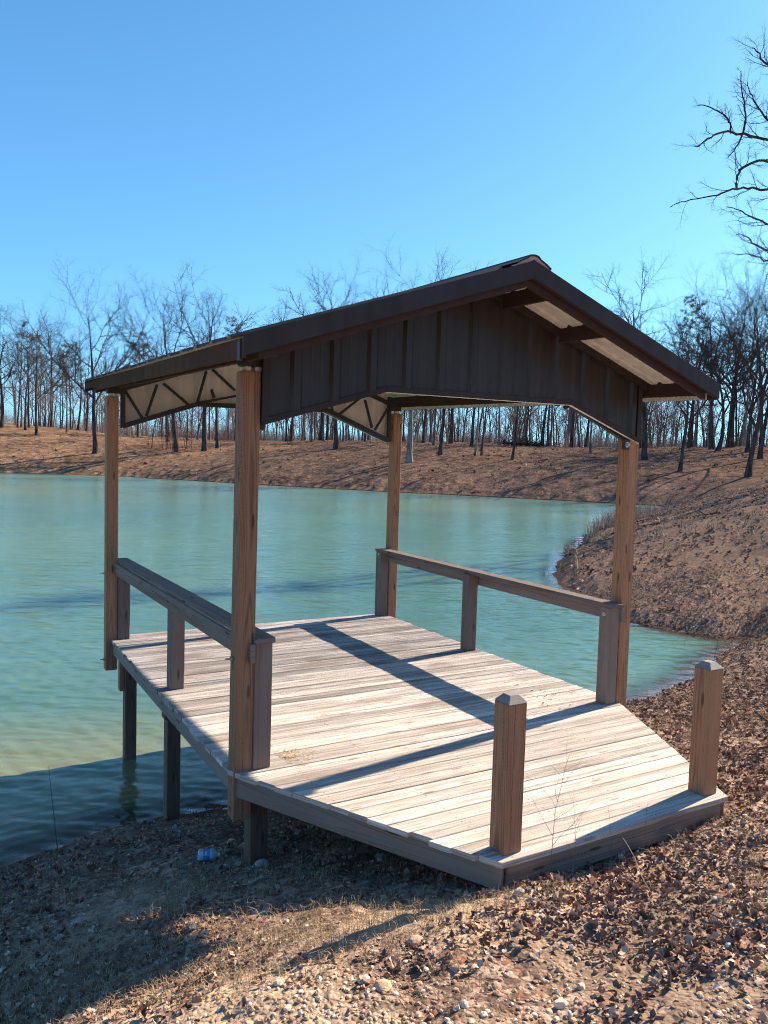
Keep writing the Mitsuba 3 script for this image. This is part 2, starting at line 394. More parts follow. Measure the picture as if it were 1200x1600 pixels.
W, L, FD = 3.98, 4.754, 1.984
XL5, XR6 = 0.968, 3.014
def edge_left(y):  return XL5 * min(max(-y / FD, 0), 1)
def edge_right(y): return W - (W - XR6) * min(max(-y / FD, 0), 1)
brng = np.random.default_rng(3)
nb = 47
pitch_b = (L + FD) / nb
for i in range(nb):
    y0, y1 = -FD + i * pitch_b + 0.004, -FD + (i + 1) * pitch_b - 0.004
    j0, j1 = brng.normal(0, 0.007, 2)
    z1 = brng.normal(0, 0.0018)
    cup = 0.0
    pts = []
    ch = 0.003
    for yy, sgn in ((y0, 1), (y1, -1)):
        xa, xb = edge_left(yy) - 0.012 + j0, edge_right(yy) + 0.012 + j1
        for x in (xa, xb):
            pts += [(x, yy, -0.036), (x, yy, z1 - ch), (x, yy + sgn * ch, z1)]
    part('deck_board', wood(hull(pts), 'deck_wood', (1, 0, 0)))

def rim(p0, p1, name='rim_joist', depth=0.15, top=-0.038):
    a, b = np.array([*p0, top - depth / 2]), np.array([*p1, top - depth / 2])
    part(name, wood(bar(a, b, 0.038, depth), 'rim_wood', b - a))
rim((0.03, 4.73), (0.03, -0.02)); rim((0.03, -0.03), (XL5 + 0.03, -FD + 0.03))
rim((W - 0.03, 4.73), (W - 0.03, -0.02)); rim((W - 0.03, -0.03), (XR6 - 0.03, -FD + 0.03))
rim((XL5 + 0.06, -FD + 0.035), (XR6 - 0.06, -FD + 0.035)); rim((0.06, 4.72), (W - 0.06, 4.72))
for x in np.linspace(0.45, W - 0.45, 6):
    ya = -min(max(0.0, (x - 0.06) / (XL5) * FD), max(0, (W - x - 0.06) / (W - XR6) * FD), FD - 0.06)
    rim((x, ya), (x, 4.69), 'floor_joist')
for y in (0.12, 2.36, 4.42):
    part('support_beam', wood(box(0.1, W - 0.1, y - 0.02, y + 0.1, -0.36, -0.19), 'pile_wood', (1, 0, 0)))

def gz_at(x, y): return float(ground_height(np.array([x]), np.array([y]))[0])
def timber(name, x0, x1, y0, y1, z0, z1, mat, label=None, lean=(0, 0)):
    m = box(x0, x1, y0, y1, z0, z1, 0.006)
    if lean != (0, 0):
        M = np.eye(4); M[0, 2], M[1, 2] = lean[0], lean[1]; M[0, 3], M[1, 3] = -lean[0] * z0, -lean[1] * z0
        m.apply_transform(M)
    return part(name, wood(m, mat, (0, 0, 1), (x0, y0, 0)), label)

for x, y in ((0.17, 0.03), (0.15, 2.42), (0.12, 4.33), (3.76, 0.03), (3.78, 2.42), (3.84, 4.33)):
    timber('pile', x, x + 0.14, y, y + 0.14, min(gz_at(x, y), WATER) - 0.6, -0.19, 'pile_wood')
timber('pile_block', 0.06, 0.12, 4.36, 4.47, -0.62, -0.2, 'post_wood')
# tall roof posts (outside) and rail posts (inside)
ROOFPOSTS = [timber('roof_post', 0.0, 0.14, -0.06, 0.08, -0.37, 2.94, 'post_wood', 'pale brown roof post nearest the camera', (0.006, 0)),
             timber('roof_post', -0.075, 0.065, 4.54, 4.68, -0.39, 3.02, 'post_wood'),
             timber('roof_post', 3.925, 4.065, -0.06, 0.08, -0.5, 2.94, 'post_wood'),
             timber('roof_post', 3.985, 4.125, 4.54, 4.68, -0.5, 3.03, 'post_wood', None, (0.004, 0))]
timber('rail_post', 0.143, 0.283, -0.073, 0.067, 0.0, 0.955, 'rail_wood')
timber('rail_post', 0.068, 0.205, 4.49, 4.63, 0.0, 0.955, 'rail_wood')
timber('rail_post', 3.775, 3.912, -0.062, 0.078, 0.0, 0.955, 'rail_wood')
timber('rail_post', 3.835, 3.975, 4.55, 4.69, 0.0, 0.965, 'rail_wood')
timber('rail_post', 0.105, 0.245, 2.15, 2.29, 0.0, 0.955, 'rail_wood')
timber('rail_post', 3.79, 3.93, 2.262, 2.402, 0.0, 0.955, 'rail_wood')
# rails: a board on edge in the outer notch and a flat cap
def rail(side, a, b, capa, capb):
    part('rail_board', wood(bar(a, b, 0.04, 0.14), 'rail_wood', np.subtract(b, a)))
    part('rail_cap', wood(bar(capa, capb, 0.16, 0.04), 'rail_wood', np.subtract(capb, capa)))
rail('left', (0.12, -0.095, 0.885), (0.045, 4.70, 0.885), (0.215, -0.10, 0.976), (0.135, 4.72, 0.978))
rail('right', (3.925, -0.09, 0.885), (3.99, 4.72, 0.885), (3.855, -0.095, 0.976), (3.915, 4.72, 0.986))
# two front posts with pyramid tops
def newel(x, y):
    k = timber('newel_post', x, x + 0.14, y, y + 0.14, 0.0, 0.915, 'post_wood')
    c = (x + 0.07, y + 0.07)
    pts = [(c[0] + sx * 0.07, c[1] + sy * 0.07, 0.9155) for sx in (-1, 1) for sy in (-1, 1)] + [(c[0] + sx * 0.032, c[1] + sy * 0.032, 0.958) for sx in (-1, 1) for sy in (-1, 1)]
    scene[f'{k}__bevelled_top'] = wood(hull(pts), 'cap_wood', (1, 0, 0))
newel(1.021, -1.925); newel(2.845, -1.907)

# ---- roof
XP, ZP, SL, YF, YB = 2.1, 3.885, 0.345, -0.70, 5.30
XEL, XER = -0.21, 4.34
def roof_z(x, y): return ZP - SL * abs(x - XP) + 0.025 * (y - YF)
def panel(side, y0, y1):
    """A ribbed sheet: (outside, underside) meshes."""
    ys, off = [y0], [0.0]
    n = 4
    per = (y1 - y0) / n
    for i in range(n):
        c = y0 + (i + 0.5) * per
        ys += [c - 0.042, c - 0.02, c + 0.02, c + 0.042]; off += [0, 0.022, 0.022, 0]
        if i < n - 1:
            m = c + per / 2
            for q in (-0.05, 0.05):
                ys += [m + q - 0.012, m + q, m + q + 0.012]; off += [0, 0.004, 0]
    ys.append(y1); off.append(0)
    ys, off = np.array(ys), np.array(off)
    xs = np.linspace(XP + side * 0.015, XER + 0.03 if side > 0 else XEL - 0.03, 7)
    out = []
    for down in (0, 0.004):
        V = np.array([[(x + side * SL * 0.94 * 0 , y, roof_z(x, y) + o - down) for y, o in zip(ys, off)] for x in xs])
        nx, ny = V.shape[:2]
        i, j = np.meshgrid(np.arange(nx - 1), np.arange(ny - 1), indexing='ij')
        q = np.stack([i * ny + j, (i + 1) * ny + j, (i + 1) * ny + j + 1, i * ny + j + 1], -1).reshape(-1, 4)
        out.append((V.reshape(-1, 3), q))
    return out
for side in (-1, 1):
    for k in range(4):
        y0 = YF + 1.5 * k
        top, under = panel(side, y0 + 0.001, y0 + 1.5 - 0.001)
        key = part('roof_panel', mikit.ply(top, 'brown_metal', smooth=25))
        scene[f'{key}__underside'] = mikit.ply(under, 'pale_metal', smooth=25)
        tag(f'{key}__underside', 'pale cream underside of the roof sheet')
# ridge cap with its open pale end
for s in (-1, 1):
    prof = [(0.0, 0.046), (0.04, 0.04), (0.065, 0.018), (0.13, -0.012), (0.17, -0.036)]
    V, F = [], []
    for y in (YF - 0.02, YB + 0.02):
        for d in (0.0, 0.012):
            for (a, h) in prof:
                V.append((XP + s * a, y, ZP + 0.025 * (y - YF) + h - d))
    n = len(prof)
    for i in range(n - 1):
        F += [[i, i + 1, 2 * n + i + 1, 2 * n + i], [n + i, 3 * n + i, 3 * n + i + 1, n + i + 1], [i, n + i, n + i + 1, i + 1], [2 * n + i, 2 * n + i + 1, 3 * n + i + 1, 3 * n + i]]
    kk = part('ridge_cap', mikit.ply((np.array(V), np.array(F)), 'brown_trim'))
    # pale foam closure strip at its front end
    cl = hull([(XP + s * a, y, ZP + 0.025 * (y - YF) + h - dd) for y in (YF - 0.012, YF + 0.05) for (a, h) in prof for dd in (0.014, 0.04)])
    scene[f'{kk}__closure_strip'] = mikit.ply(cl, 'foam')
bsdf('foam', (0.42, 0.27, 0.2), 0.9, 0.1)
def slope_bar(name, y0, y1, xa, xb, top, depth, mat, woody=False):
    """A board along the roof slope between xa and xb, its top edge 'top' below the sheet."""
    pts = [(x, y, roof_z(x, y) - top - q) for x in (xa, xb) for y in (y0, y1) for q in (0, depth)]
    m = hull(pts)
    part(name, wood(m, mat, (1, 0, 0)) if woody else mikit.ply(m, mat))
for s, xe in ((-1, XEL), (1, XER)):
    slope_bar('rake_fascia', YF - 0.022, YF, XP + s * 0.001, xe, 0.0, 0.132, 'brown_trim')
    slope_bar('rake_lip', YF, YF + 0.02, XP + s * 0.001, xe, 0.120, 0.016, 'brown_trim')
    slope_bar('fly_rafter', YF + 0.035, YF + 0.075, XP + s * 0.001, xe - s * 0.12, 0.028, 0.160, 'rust_brown', True)
    slope_bar('rake_fascia', YB, YB + 0.022, XP + s * 0.001, xe, -0.012, 0.150, 'brown_trim')
    slope_bar('fly_rafter', YB - 0.075, YB - 0.035, XP + s * 0.001, xe - s * 0.12, 0.028, 0.160, 'rust_brown', True)
    slope_bar('gable_trim', -0.125, -0.09, XP + s * 0.001, (0.16 if s < 0 else 4.06), 0.028, 0.115, 'brown_trim')
for side in (-1, 1):          # pale ribbed lining of the front overhang
    ys = [YF + 0.08, -0.42, -0.405, -0.395, -0.38, -0.27, -0.255, -0.215, -0.2, -0.127]
    off = [0, 0, 0.006, 0.006, 0, 0, 0.02, 0.02, 0, 0]
    xs = np.linspace(XP + side * 0.02, (XER if side > 0 else XEL) - side * 0.05, 3)
    V = np.array([[(x, y, roof_z(x, y) - 0.075 + o) for y, o in zip(ys, off)] for x in xs])
    i, j = np.meshgrid(np.arange(2), np.arange(len(ys) - 1), indexing='ij')
    n = len(ys)
    q = np.stack([i * n + j, (i + 1) * n + j, (i + 1) * n + j + 1, i * n + j + 1], -1).reshape(-1, 4)
    part('soffit_panel', mikit.ply((V.reshape(-1, 3), q), 'pale_metal'), 'pale ribbed lining under the front roof overhang')
def along_y(name, x, w, y0, y1, top, depth, mat, woody=False):
    pts = [(xx, y, roof_z(x, y) - top - q) for xx in (x - w / 2, x + w / 2) for y in (y0, y1) for q in (0, depth)]
    m = hull(pts)
    return part(name, wood(m, mat, (0, 1, 0)) if woody else mikit.ply(m, mat))
for x in (2.31, 2.95, 3.55, 4.13, 1.89, 1.25, 0.65, 0.05):
    if x in (3.55, 0.65):
        continue
    along_y('purlin', x, 0.04, YF + 0.08, YB - 0.08, 0.040, 0.150, 'rust_brown', True)
along_y('eave_fascia', XEL + 0.012, 0.024, YF + 0.002, 4.69, 0.022, 0.125, 'eave_paint')
along_y('eave_fascia', XEL + 0.012, 0.024, 4.70, YB - 0.002, 0.022, 0.080, 'eave_paint')
along_y('eave_fascia', XER - 0.012, 0.024, YF + 0.002, YB - 0.002, 0.022, 0.125, 'brown_trim')
along_y('eave_lining', XER - 0.03, 0.006, YF + 0.09, YB - 0.09, 0.040, 0.112, 'pale_metal')
along_y('eave_clip', XEL - 0.002, 0.02, YF + 0.02, YF + 0.07, 0.03, 0.13, 'black_steel')
# ---- gable walls
def gable(y, out, bottom, ribs, backing):
    xa, xb = bottom[0][0], bottom[-1][0]
    bx, bz = np.array(bottom).T
    top = lambda x: roof_z(x, y) - 0.03
    ring = shapely.Polygon([*bottom, (xb, top(xb)), (XP, top(XP)), (xa, top(xa))])
    m = trimesh.creation.extrude_polygon(ring, 0.003, engine='earcut')
    v = m.vertices.copy()
    m = trimesh.Trimesh(np.stack([v[:, 0], y - 0.0015 + v[:, 2], v[:, 1]], 1), m.faces[:, ::-1])
    key = part('gable_wall', mikit.ply(m, 'brown_metal'), 'dark brown ribbed metal gable wall')
    for x in ribs:
        pts = []
        for dx, o in ((-0.05, 0.002), (0.05, 0.002), (-0.026, 0.026), (0.026, 0.026)):
            zb = np.interp(x + dx, bx, bz) + 0.03
            pts += [(x + dx, y + out * o, zb), (x + dx, y + out * o, top(x + dx) - 0.07)]
        scene[f'{key}__rib' + ('' if f'{key}__rib' not in scene else f'_{sum(k.startswith(key + "__rib") for k in scene):03d}')] = mikit.ply(hull(pts), 'brown_metal')
        mid = x + 0.16
        if mid < xb - 0.05:
            for q in (-0.04, 0.04):
                pts = []
                for dx, o in ((-0.012, 0.002), (0.012, 0.002), (-0.004, 0.0035), (0.004, 0.0035)):
                    zb = np.interp(mid + q + dx, bx, bz) + 0.03
                    pts += [(mid + q + dx, y + out * o, zb), (mid + q + dx, y + out * o, top(mid + q + dx) - 0.07)]
                kk = f'{key}__swage'
                n = sum(k.startswith(kk) for k in scene)
                scene[kk + (f'_{n:03d}' if n else '')] = mikit.ply(hull(pts), 'brown_metal')
    for (p, q) in zip(bottom[:-1], bottom[1:]):
        part('gable_edge_trim', mikit.ply(bar((p[0], y + out * 0.008, p[1] + 0.012), (q[0], y + out * 0.008, q[1] + 0.012), 0.022, 0.045, c=0.002), 'brown_trim'))
    for (p, q) in zip(bottom[1:-1], bottom[2:]):
        part('gable_edge_lip', mikit.ply(bar((p[0], y + 0.004, p[1] - 0.013), (q[0], y + 0.004, q[1] - 0.013), 0.03, 0.004, c=0.001), 'pale_metal'))
    if backing:
        v = m.vertices.copy(); v[:, 1] -= out * 0.006
        scene[f'{key}__backing'] = mikit.ply(trimesh.Trimesh(v, m.faces), 'pale_metal')
        tag(f'{key}__backing', 'cream inner face of the gable sheet')
        for i, x in enumerate(ribs):
            zb, zt = np.interp(x, bx, bz), top(x)
            pts = [(x + dx, y - out * (0.0075 + o), z) for dx, o in ((-0.03, 0), (0.03, 0), (-0.012, 0.004), (0.012, 0.004)) for z in (zb + 0.02, zt - 0.02)]
            scene[f'{key}__backing__crease' + (f'_{i:03d}' if i else '')] = mikit.ply(hull(pts), 'pale_metal')
    return key
gable(-0.085, -1, [(0.165, 2.568), (1.186, 2.874), (3.121, 2.889), (4.02, 2.575)], np.arange(0.42, 3.95, 0.318), False)
gable(4.70, 1, [(0.11, 2.645), (1.07, 2.980), (2.885, 3.010), (3.97, 2.60)], np.arange(0.40, 3.95, 0.318), True)
part('corner_trim', mikit.ply(box(3.975, 4.03, -0.108, -0.087, 2.58, 3.2, 0.003), 'brown_trim'))
part('corner_trim', mikit.ply(box(0.155, 0.205, -0.108, -0.087, 2.58, 3.16, 0.003), 'brown_trim'))
# ---- steel trusses
def truss(y, bottom, dz):
    k = thing_part = f'{DOCK}__' + 'truss'
    k = numbered(k)
    n = [0]
    def mem(p, q, w=0.045, d=0.05):
        nm = f'{k}__member' + (f'_{n[0]:03d}' if n[0] else '')
        n[0] += 1
        scene[nm] = mikit.ply(bar((p[0], y, p[1]), (q[0], y, q[1]), w, d, up=(0, 1, 0) if False else (0, 0, 1), c=0.003), 'black_steel')
    for p, q in zip(bottom[:-1], bottom[1:]):
        mem(p, q, 0.05, 0.06)
    top = lambda x: roof_z(x, y) - 0.215
    x0, x1 = bottom[0][0], bottom[-1][0]
    mem((x0, top(x0)), (XP, top(XP)), 0.05, 0.06); mem((XP, top(XP)), (x1, top(x1)), 0.05, 0.06)
    def vert(x):
        nm = f'{k}__member_{n[0]:03d}'; n[0] += 1
        zb = bottom[0][1] if x < 2 else bottom[-1][1]
        scene[nm] = mikit.ply(box(x - 0.025, x + 0.025, y - 0.025, y + 0.025, zb - 0.02, top(x) + 0.1, 0.003), 'black_steel')
    vert(x0); vert(x1)
    for s in (0, 1):
        f = (lambda x: x) if s == 0 else (lambda x: x0 + x1 - x)
        for (xa, za, xb, zb) in ((0.15, 3.10, 0.36, 2.77), (0.54, 3.2, 0.41, 2.80), (0.62, 3.22, 0.96, 2.96), (1.17, 3.42, 1.05, 2.98), (1.25, 3.45, 1.56, 3.2), (1.02, 2.99, 1.75, 3.17), (1.28, 3.08, 1.24, 3.19)):
            mem((f(xa), za + dz), (f(xb), zb + dz), 0.032, 0.032)
truss(4.60, [(0.125, 2.66), (1.05, 2.985), (2.92, 3.015), (3.94, 2.625)], 0.0)
truss(-0.02, [(0.19, 2.60), (1.18, 2.905), (3.12, 2.92), (3.88, 2.62)], -0.11)
# ---- brackets, shims and bolts
for (x0, x1, y0, y1, z) in ((0.02, 0.19, -0.05, 0.06, 2.955), (-0.07, 0.11, 4.55, 4.66, 3.035), (3.88, 4.05, -0.05, 0.06, 2.955), (3.93, 4.12, 4.55, 4.66, 3.045)):
    part('post_bracket', mikit.ply(box(x0, x1, y0, y1, z + 0.02, z + 0.09), 'black_steel'))
    part('shim', mikit.ply(box(x0 + 0.03, x0 + 0.07, y0 + 0.01, y1 - 0.01, z - 0.02, z + 0.02), 'pale_metal'))
    part('shim', mikit.ply(box(x0 + 0.1, x0 + 0.15, y0 + 0.01, y1 - 0.01, z - 0.02, z + 0.02), 'pale_metal'))
part('truss_bracket', mikit.ply(box(3.84, 3.925, -0.07, -0.045, 2.50, 2.60), 'black_steel'))
part('bolt', mikit.ply(trimesh.util.concatenate([cyl((3.885, -0.10, 2.545), (3.885, -0.07, 2.545), 0.014, 12), cyl((3.885, -0.075, 2.545), (3.885, -0.068, 2.545), 0.028, 16)]), 'bolt_metal'))
part('truss_bracket', mikit.ply(box(0.145, 0.2, -0.05, 0.03, 2.52, 2.60), 'black_steel'))
for (x, y, z) in ((0.0, 0.01, 0.84), (0.0, 0.01, -0.29), (-0.075, 4.61, 0.83), (-0.075, 4.61, -0.26)):
    part('bolt', mikit.ply(trimesh.util.concatenate([cyl((x - 0.055, y, z), (x + 0.01, y, z), 0.007, 8), cyl((x - 0.018, y, z), (x - 0.004, y, z), 0.016, 6)]), 'bolt_metal'))
for (x, y, z) in ((3.775, 0.01, 0.89), (3.835, 4.6, 0.93)):
    part('bolt', mikit.ply(trimesh.util.concatenate([cyl((x - 0.006, y, z), (x + 0.01, y, z), 0.02, 16), cyl((x - 0.016, y, z), (x, y, z), 0.01, 6)]), 'bolt_metal'))
# END OF DOCK

# ------------------------------------------------------------------ trees
def bark(name, c1, c2):
    def fn(p, n, uv):
        f = FB(p.x * 5, p.y * 5, p.z * 1.1)
        return MIX(c1, c2, dr.clip(1.6 * (f - 0.25), 0, 1))
    scene[name] = {'type': 'twosided', 'bsdf': {'type': 'diffuse', 'reflectance': mikit.proc(fn)}}
bark('bark', (0.035, 0.028, 0.026), (0.13, 0.105, 0.095))
bark('grey_bark', (0.07, 0.058, 0.053), (0.24, 0.2, 0.185))
bark('pale_bark', (0.12, 0.11, 0.105), (0.34, 0.32, 0.31))
scene['twig_mat'] = {'type': 'twosided', 'bsdf': {'type': 'diffuse', 'reflectance': {'type': 'rgb', 'value': [0.065, 0.052, 0.049]}}}
scene['thicket_mat'] = {'type': 'twosided', 'bsdf': {'type': 'diffuse', 'reflectance': {'type': 'rgb', 'value': [0.27, 0.22, 0.2]}}}  # twigs of the far wood and thicket, lightened to stand in for haze
scene['needle_mat'] = {'type': 'twosided', 'bsdf': {'type': 'diffuse', 'reflectance': {'type': 'rgb', 'value': [0.13, 0.15, 0.08]}}}
scene['brown_leaf_mat'] = {'type': 'twosided', 'bsdf': {'type': 'diffuse', 'reflectance': {'type': 'rgb', 'value': [0.30, 0.13, 0.085]}}}

def norm(v): return v / (np.linalg.norm(v) + 1e-12)

def wander(g, p, d, length, n, wig, lift):
    pts, ds = [p], [d]
    for i in range(n):
        d = norm(d + g.normal(0, wig, 3) + np.array([0, 0, lift]))
        p = p + d * length / n
        pts.append(p); ds.append(d)
    return np.array(pts), np.array(ds)

def side_dir(g, d, ang, az):
    a = norm(np.cross(d, [0.3, 0.2, 1.0] if abs(d[2]) < 0.9 else [1, 0.1, 0]))
    b = np.cross(d, a)
    return norm(d * math.cos(ang) + (a * math.cos(az) + b * math.sin(az)) * math.sin(ang))

def sprout(g, lines, pts, ds, rad, length, level, spec):
    """Children of one branch; spec[level] = (count, start, ratio, angle, wiggle, lift, segments)."""
    if level >= len(spec):
        return
    cnt, start, ratio, ang, wig, lift, segs = spec[level]
    cnt = max(1, int(round(cnt * g.uniform(0.75, 1.25))))
    az = g.uniform(0, 6.28)
    n = len(pts) - 1
    for k in range(cnt):
        t = start + (1 - start) * (k + g.uniform(0.1, 0.9)) / cnt
        i = min(int(t * n), n - 1); f = t * n - i
        p = pts[i] * (1 - f) + pts[i + 1] * f
        r = rad[i] * (1 - f) + rad[i + 1] * f
        az += 2.4 + g.normal(0, 0.5)
        d = side_dir(g, ds[i], ang * g.uniform(0.65, 1.3), az)
        l = length * ratio * g.uniform(0.6, 1.25) * (1.15 - 0.6 * t)
        cp, cd = wander(g, p, d, l, segs, wig, lift)
        r0 = min(r * 0.72, 0.018 * l + 0.003)
        cr = np.linspace(r0, r0 * 0.3, segs + 1)
        lines.setdefault(level, []).append((cp, cr))
        sprout(g, lines, cp, cd, cr, l, level + 1, spec)

SPEC_OAK = [(11, 0.3, 0.66, 0.85, 0.12, 0.085, 8), (8, 0.2, 0.5, 0.8, 0.16, 0.07, 5), (6, 0.15, 0.5, 0.8, 0.2, 0.05, 4), (5, 0.1, 0.5, 0.75, 0.2, 0.03, 2)]
SPEC_OAK2 = [(10, 0.34, 0.58, 0.75, 0.11, 0.10, 7), (8, 0.2, 0.5, 0.8, 0.16, 0.07, 5), (6, 0.15, 0.5, 0.8, 0.2, 0.05, 4), (4, 0.1, 0.5, 0.75, 0.2, 0.03, 2)]
SPEC_SLIM = [(12, 0.35, 0.24, 0.75, 0.1, 0.1, 5), (7, 0.2, 0.5, 0.8, 0.15, 0.06, 4), (5, 0.15, 0.5, 0.8, 0.2, 0.05, 3), (3, 0.15, 0.5, 0.8, 0.2, 0.03, 1)]
SPEC_FAR = [(11, 0.25, 0.3, 0.75, 0.1, 0.1, 3), (7, 0.2, 0.5, 0.8, 0.15, 0.06, 3), (5, 0.2, 0.5, 0.8, 0.2, 0.05, 2)]

def bare_tree(seed, spec, height=20.0, radius=0.24, wig=0.035, curve=(0, 0), fork=True):
    """(trunk mesh, crown mesh) of a leafless tree standing at the origin."""
    g = np.random.default_rng(seed)
    lines = {}
    n = 12
    pts, d, p = [np.array([0, 0, -0.6])], norm(np.array([curve[0], curve[1], 1.0])), np.array([0, 0, -0.6])
    ds = [d]
    for i in range(n):
        d = norm(d + g.normal(0, wig, 3) + np.array([-curve[0] * 0.17, -curve[1] * 0.17, 0.02]))
        p = p + d * (height + 0.6) / n * 0.97
        pts.append(p); ds.append(d)
    pts, ds = np.array(pts), np.array(ds)
    t = np.linspace(0, 1, n + 1)
    rad = radius * (1 - 0.93 * t ** 0.9) * (1 + 0.55 * np.exp(-t * 22))
    trunk = [(pts, rad)]
    sprout(g, lines, pts, ds, rad, height, 0, spec)
    limbs = lines.get(0, [])
    parts_t = [tubes(trunk, 8), tubes(limbs, 5)]
    crown = [tubes(lines[k], 4 if k == 1 else 3) for k in sorted(lines) if k >= 1]
    top = np.percentile(np.concatenate([p[-1:, 2] for L in lines.values() for p, r in L]), 98.0)
    k = height / top
    trunk, limbs = [(p * k, r) for p, r in trunk], [(p * k, r) for p, r in limbs]
    lines = {a: [(p * k, r * (1.3 if len(spec) > 3 and radius > 0.19 else 1.0)) for p, r in L] for a, L in lines.items()}
    parts_t = [tubes(trunk, 8), tubes(limbs, 5)]
    crown = [tubes(lines[k], 4 if k == 1 else 3) for k in sorted(lines) if k >= 1]
    def join(ms):
        at, V, F = 0, [], []
        for v, f in ms:
            V.append(v); F.append(f + at); at += len(v)
        return np.vstack(V), np.vstack(F)
    return join(parts_t), join(crown)

def pine_tree(seed, height=20.0, radius=0.2):
    g = np.random.default_rng(seed)
    n = 10
    pts, ds = wander(g, np.array([0, 0, -0.6]), np.array([0, 0, 1.0]), height, n, 0.02, 0.05)
    t = np.linspace(0, 1, n + 1)
    rad = radius * (1 - 0.93 * t)
    limbs, blades = [], []
    for k in range(34):
        t0 = g.uniform(0.48, 0.99)
        i = min(int(t0 * n), n - 1); f = t0 * n - i
        p = pts[i] * (1 - f) + pts[i + 1] * f
        a = g.uniform(0, 6.28)
        l = height * 0.17 * (1.15 - t0) / 0.5 * g.uniform(0.6, 1.2) + 0.5
        cp, cd = wander(g, p, norm(np.array([math.cos(a), math.sin(a), 0.25])), l, 4, 0.12, 0.06)
        limbs.append((cp, np.linspace(0.05, 0.012, 5)))
        for q in range(7):
            tt = g.uniform(0.35, 1.0) * 4
            j = min(int(tt), 3)
            c = cp[j] + (cp[j + 1] - cp[j]) * (tt - j) + g.normal(0, 0.22, 3)
            m = 22
            dirs = g.normal(0, 1, (m, 3)) + np.array([0, 0, 0.5]); dirs /= np.linalg.norm(dirs, axis=1, keepdims=True)
            side = np.cross(dirs, g.normal(0, 1, (m, 3))); side /= np.linalg.norm(side, axis=1, keepdims=True)
            ln = g.uniform(0.25, 0.5, (m, 1))
            blades.append(np.stack([c + side * 0.03, c - side * 0.03, c + dirs * ln], 1))
    B = np.concatenate(blades).reshape(-1, 3)
    tv, tf = tubes([(pts, rad)], 8)
    lv, lf = tubes(limbs, 3)
    return (np.vstack([tv, lv]), np.vstack([tf, lf + len(tv)])), (B, np.arange(len(B)).reshape(-1, 3))

def proto(name, tm, cm, trunk_mat='bark', crown_mat='twig_mat'):
    scene[f'{name}_group'] = {'type': 'shapegroup', 'trunk': mikit.ply(tm, trunk_mat, smooth=True), 'crown': mikit.ply(cm, crown_mat)}

BIG = [('spreading_a', 21, SPEC_OAK), ('spreading_b', 22, SPEC_OAK), ('spreading_c', 23, SPEC_OAK), ('spreading_d', 24, SPEC_OAK2), ('spreading_e', 25, SPEC_OAK2)]
for nm, sd, sp in BIG:
    proto(nm, *bare_tree(sd, sp, 20, 0.25))
proto('pale', *bare_tree(31, SPEC_OAK, 20, 0.27), trunk_mat='pale_bark')
for i in range(3):
    proto(f'upright_{i}', *bare_tree(40 + i, SPEC_OAK2, 20, 0.2))
for i in range(4):
    proto(f'slim_{i}', *bare_tree(50 + i, SPEC_SLIM, 20, 0.15 + 0.03 * (i % 3)), trunk_mat=('bark', 'grey_bark', 'bark', 'pale_bark')[i])
for i in range(3):
    proto(f'distant_{i}', *bare_tree(60 + i, SPEC_FAR, 20, 0.18), trunk_mat='grey_bark', crown_mat='thicket_mat')  # paler bark and twigs carry the haze of distance in their colour
for i in range(2):
    proto(f'pine_{i}', *pine_tree(70 + i), crown_mat='needle_mat')
proto('bent', *bare_tree(81, SPEC_OAK2, 20, 0.27, 0.03, curve=(0.75, -0.42)))

trng = np.random.default_rng(8)
def plant(name, group, x, y, H, lean=0.0, rot=None, label=None, cat='tree', grp=None, kind=None, key=None, thick=1.12):
    s = H / 20.0
    z = gz_at(x, y)
    rot = trng.uniform(0, 360) if rot is None else rot
    # lean: sideways slope, to the right as seen from the dock bank
    sh = np.eye(4); sh[0, 2], sh[1, 2] = lean * R0[0], lean * R0[1]
    M = T().translate([x, y, z]) @ T(sh.tolist()) @ T().rotate([0, 0, 1], rot) @ T().scale([s * thick, s * thick, s])
    k = key or numbered(name)
    scene[k] = {'type': 'instance', 'to_world': M, 'shapegroup': {'type': 'ref', 'id': f'{group}_group'}}
    if label or kind:
        tag(k, label, cat if not kind else None, grp, kind)
    return k

